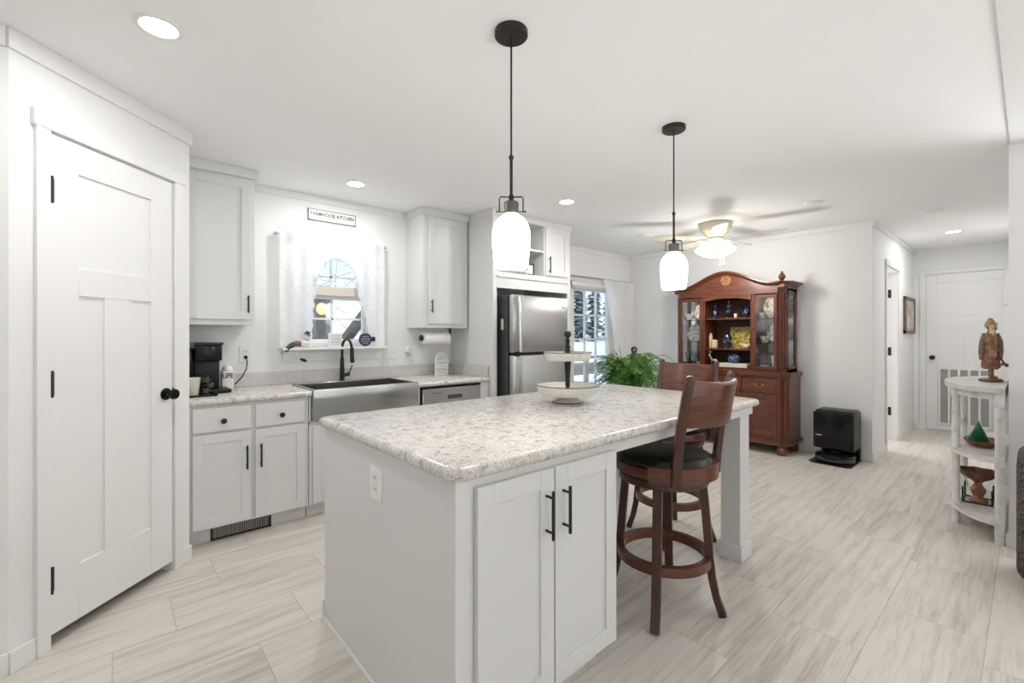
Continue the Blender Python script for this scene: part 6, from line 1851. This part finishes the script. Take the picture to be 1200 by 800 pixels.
# ------------------------------------------------------------------ fern on its stand
fcx, fcy, fcz = 4.46, 3.02, 0.69
t = thing('boston_fern', 'bushy green fern in a clay pot between the island and the patio door', 'plant', (fcx, fcy, 0.47))
MB().lathe([(0, 0), (0.085, 0), (0.12, 0.19), (0.132, 0.19), (0.134, 0.22), (0.122, 0.222), (0.112, 0.19), (0, 0.185)], (fcx, fcy, 0.472), 28).build('pot', M_POT, t)
MB().lathe([(0, 0.202), (0.06, 0.204), (0.115, 0.195)], (fcx, fcy, 0.472), 20).build('soil', M_SOIL, t)
rnd = random.Random(77)
lf, stm = MB(), MB()
def frond(a, L, rise, droop, w0):
    d_ = Vector((math.cos(a), math.sin(a), 0))
    s_ = Vector((-math.sin(a), math.cos(a), 0))
    pts_ = []
    n = 18
    for i in range(n + 1):
        u = i / n
        pts_.append(Vector((fcx, fcy, fcz)) + d_ * (0.03 + L * u) + Vector((0, 0, rise * math.sin(min(1.0, u * 1.15) * PI * 0.62) - droop * u ** 2.4)) + s_ * (0.03 * math.sin(u * 2.2 + a * 5)))
    stm.tube(pts_, [0.0032 - 0.0024 * i / n for i in range(n + 1)], 4)
    for i in range(2, n + 1):
        u = i / n
        w_ = w0 * (math.sin(PI * min(1, 0.10 + u * 0.93)) ** 0.6)
        tang = (pts_[i] - pts_[i - 1]).normalized()
        for s in (-1, 1):
            tip = pts_[i] + s_ * (s * w_) + tang * (0.35 * w_) + Vector((0, 0, -0.25 * w_ + rnd.uniform(-.006, .006)))
            m1 = pts_[i].lerp(tip, 0.5)
            hw = 0.0095
            v = [lf.bm.verts.new(p_) for p_ in (pts_[i], m1 + tang * hw + Vector((0, 0, .004)), tip, m1 - tang * hw + Vector((0, 0, .004)))]
            lf.bm.faces.new(v)
for k_ in range(210):
    a = 2 * PI * k_ / 210 * 7.13 + rnd.uniform(-.2, .2)
    q_ = rnd.random()
    frond(a, 0.22 + 0.30 * rnd.random(), 0.10 + 0.32 * q_, 0.04 + 0.26 * rnd.random() ** 1.5, 0.042 + 0.024 * rnd.random())
lf.build('fronds', M_LEAF, t, smooth=False)
stm.build('frond_stems', M_STEM, t)
t = thing('plant_stand', 'dark wooden stand under the potted fern', 'plant stand', (fcx, fcy, 0))
MB().lathe([(0, 0.45), (0.155, 0.45), (0.16, 0.458), (0.155, 0.47), (0, 0.47)], (fcx, fcy, 0), 32).build('top', M_WOODH, t)
for k_ in range(4):
    a = PI / 4 + k_ * PI / 2
    MB().bar([(fcx + 0.11 * math.cos(a), fcy + 0.11 * math.sin(a), 0.452), (fcx + 0.13 * math.cos(a), fcy + 0.13 * math.sin(a), 0.25), (fcx + 0.16 * math.cos(a), fcy + 0.16 * math.sin(a), 0.002)], 0.03, 0.03, (-math.sin(a), math.cos(a), 0)).build('leg', M_WOODH, t)
MB().lathe([(0, 0.20), (0.12, 0.20), (0.12, 0.215), (0, 0.215)], (fcx, fcy, 0), 28).build('lower_shelf', M_WOODH, t)
# dark figurine and dry twigs in the fern's pot
t = thing('garden_stake_figurine', 'small dark figurine on a stake standing up out of the fern', 'figurine', (4.42, 2.94, 0.8))
ex, ey = 4.415, 2.945
MB().cyl((ex, ey, 0.72), (ex, ey, 1.06), 0.004, seg=8).build('stake', M_BLACK, t)
MB().lathe([(0, 0), (0.042, 0), (0.048, 0.02), (0.036, 0.065), (0.018, 0.090), (0, 0.092)], (ex, ey, 1.010), 18).build('cape', M_DKGREY, t)
MB().ball((ex, ey, 1.120), 0.036, 1, 1, 1.05).build('hair', M_BLKPL, t)
MB().ball((ex - 0.024, ey - 0.018, 1.114), 0.020).build('face', M_GREYFUR, t)
t = thing('dry_twigs', 'bare brown twigs sticking up at the left of the fern', 'twigs', (4.42, 3.14, 0.8))
tw = MB()
for (dx, dy, h_, bx, by) in ((-0.03, 0.05, 0.42, -.05, .10), (0.0, 0.06, 0.44, 0.02, .06), (-0.05, 0.03, 0.36, -.10, .09)):
    p0_ = Vector((fcx - .02, fcy + 0.04, 0.72))
    tw.tube([p0_, p0_ + Vector((dx, dy, h_ * 0.5)), p0_ + Vector((dx + bx * .5, dy + by * .5, h_ * 0.85)), p0_ + Vector((dx + bx, dy + by, h_))], [0.005, 0.004, 0.003, 0.0015], 6)
    tw.tube([p0_ + Vector((dx + bx * .4, dy + by * .4, h_ * 0.8)), p0_ + Vector((dx + bx * .2, dy + by * 1.3, h_ * 0.92))], [0.003, 0.0012], 6)
tw.build('twigs', M_TWIG, t)

# ------------------------------------------------------------------ upholstered chair at the right edge
t = thing('upholstered_armchair', 'dark speckled armchair at the right edge before the white wall end', 'armchair', (3.6, -0.40, 0))
def soft_box(x0, x1, y0, y1, z0, z1, r):
    return MB().box(x0, x1, y0, y1, z0, z1, r, 4)
soft_box(3.36, 3.80, -0.20, 0.045, 0.06, 0.69, 0.055).build('arm', M_FURTEX, t)
soft_box(3.36, 3.80, -0.95, -0.72, 0.06, 0.69, 0.055).build('arm', M_FURTEX, t)
soft_box(3.62, 3.84, -0.95, 0.0, 0.06, 1.00, 0.07).build('backrest', M_FURTEX, t)
soft_box(3.20, 3.66, -0.73, -0.19, 0.10, 0.45, 0.05).build('seat', M_FURTEX, t)
for (x, y) in ((3.40, -0.06), (3.76, -0.06), (3.40, -0.85), (3.76, -0.85)):
    MB().cyl((x, y, 0.0), (x, y, 0.09), 0.018, 0.026, 12).build('foot', M_BLACK, t)
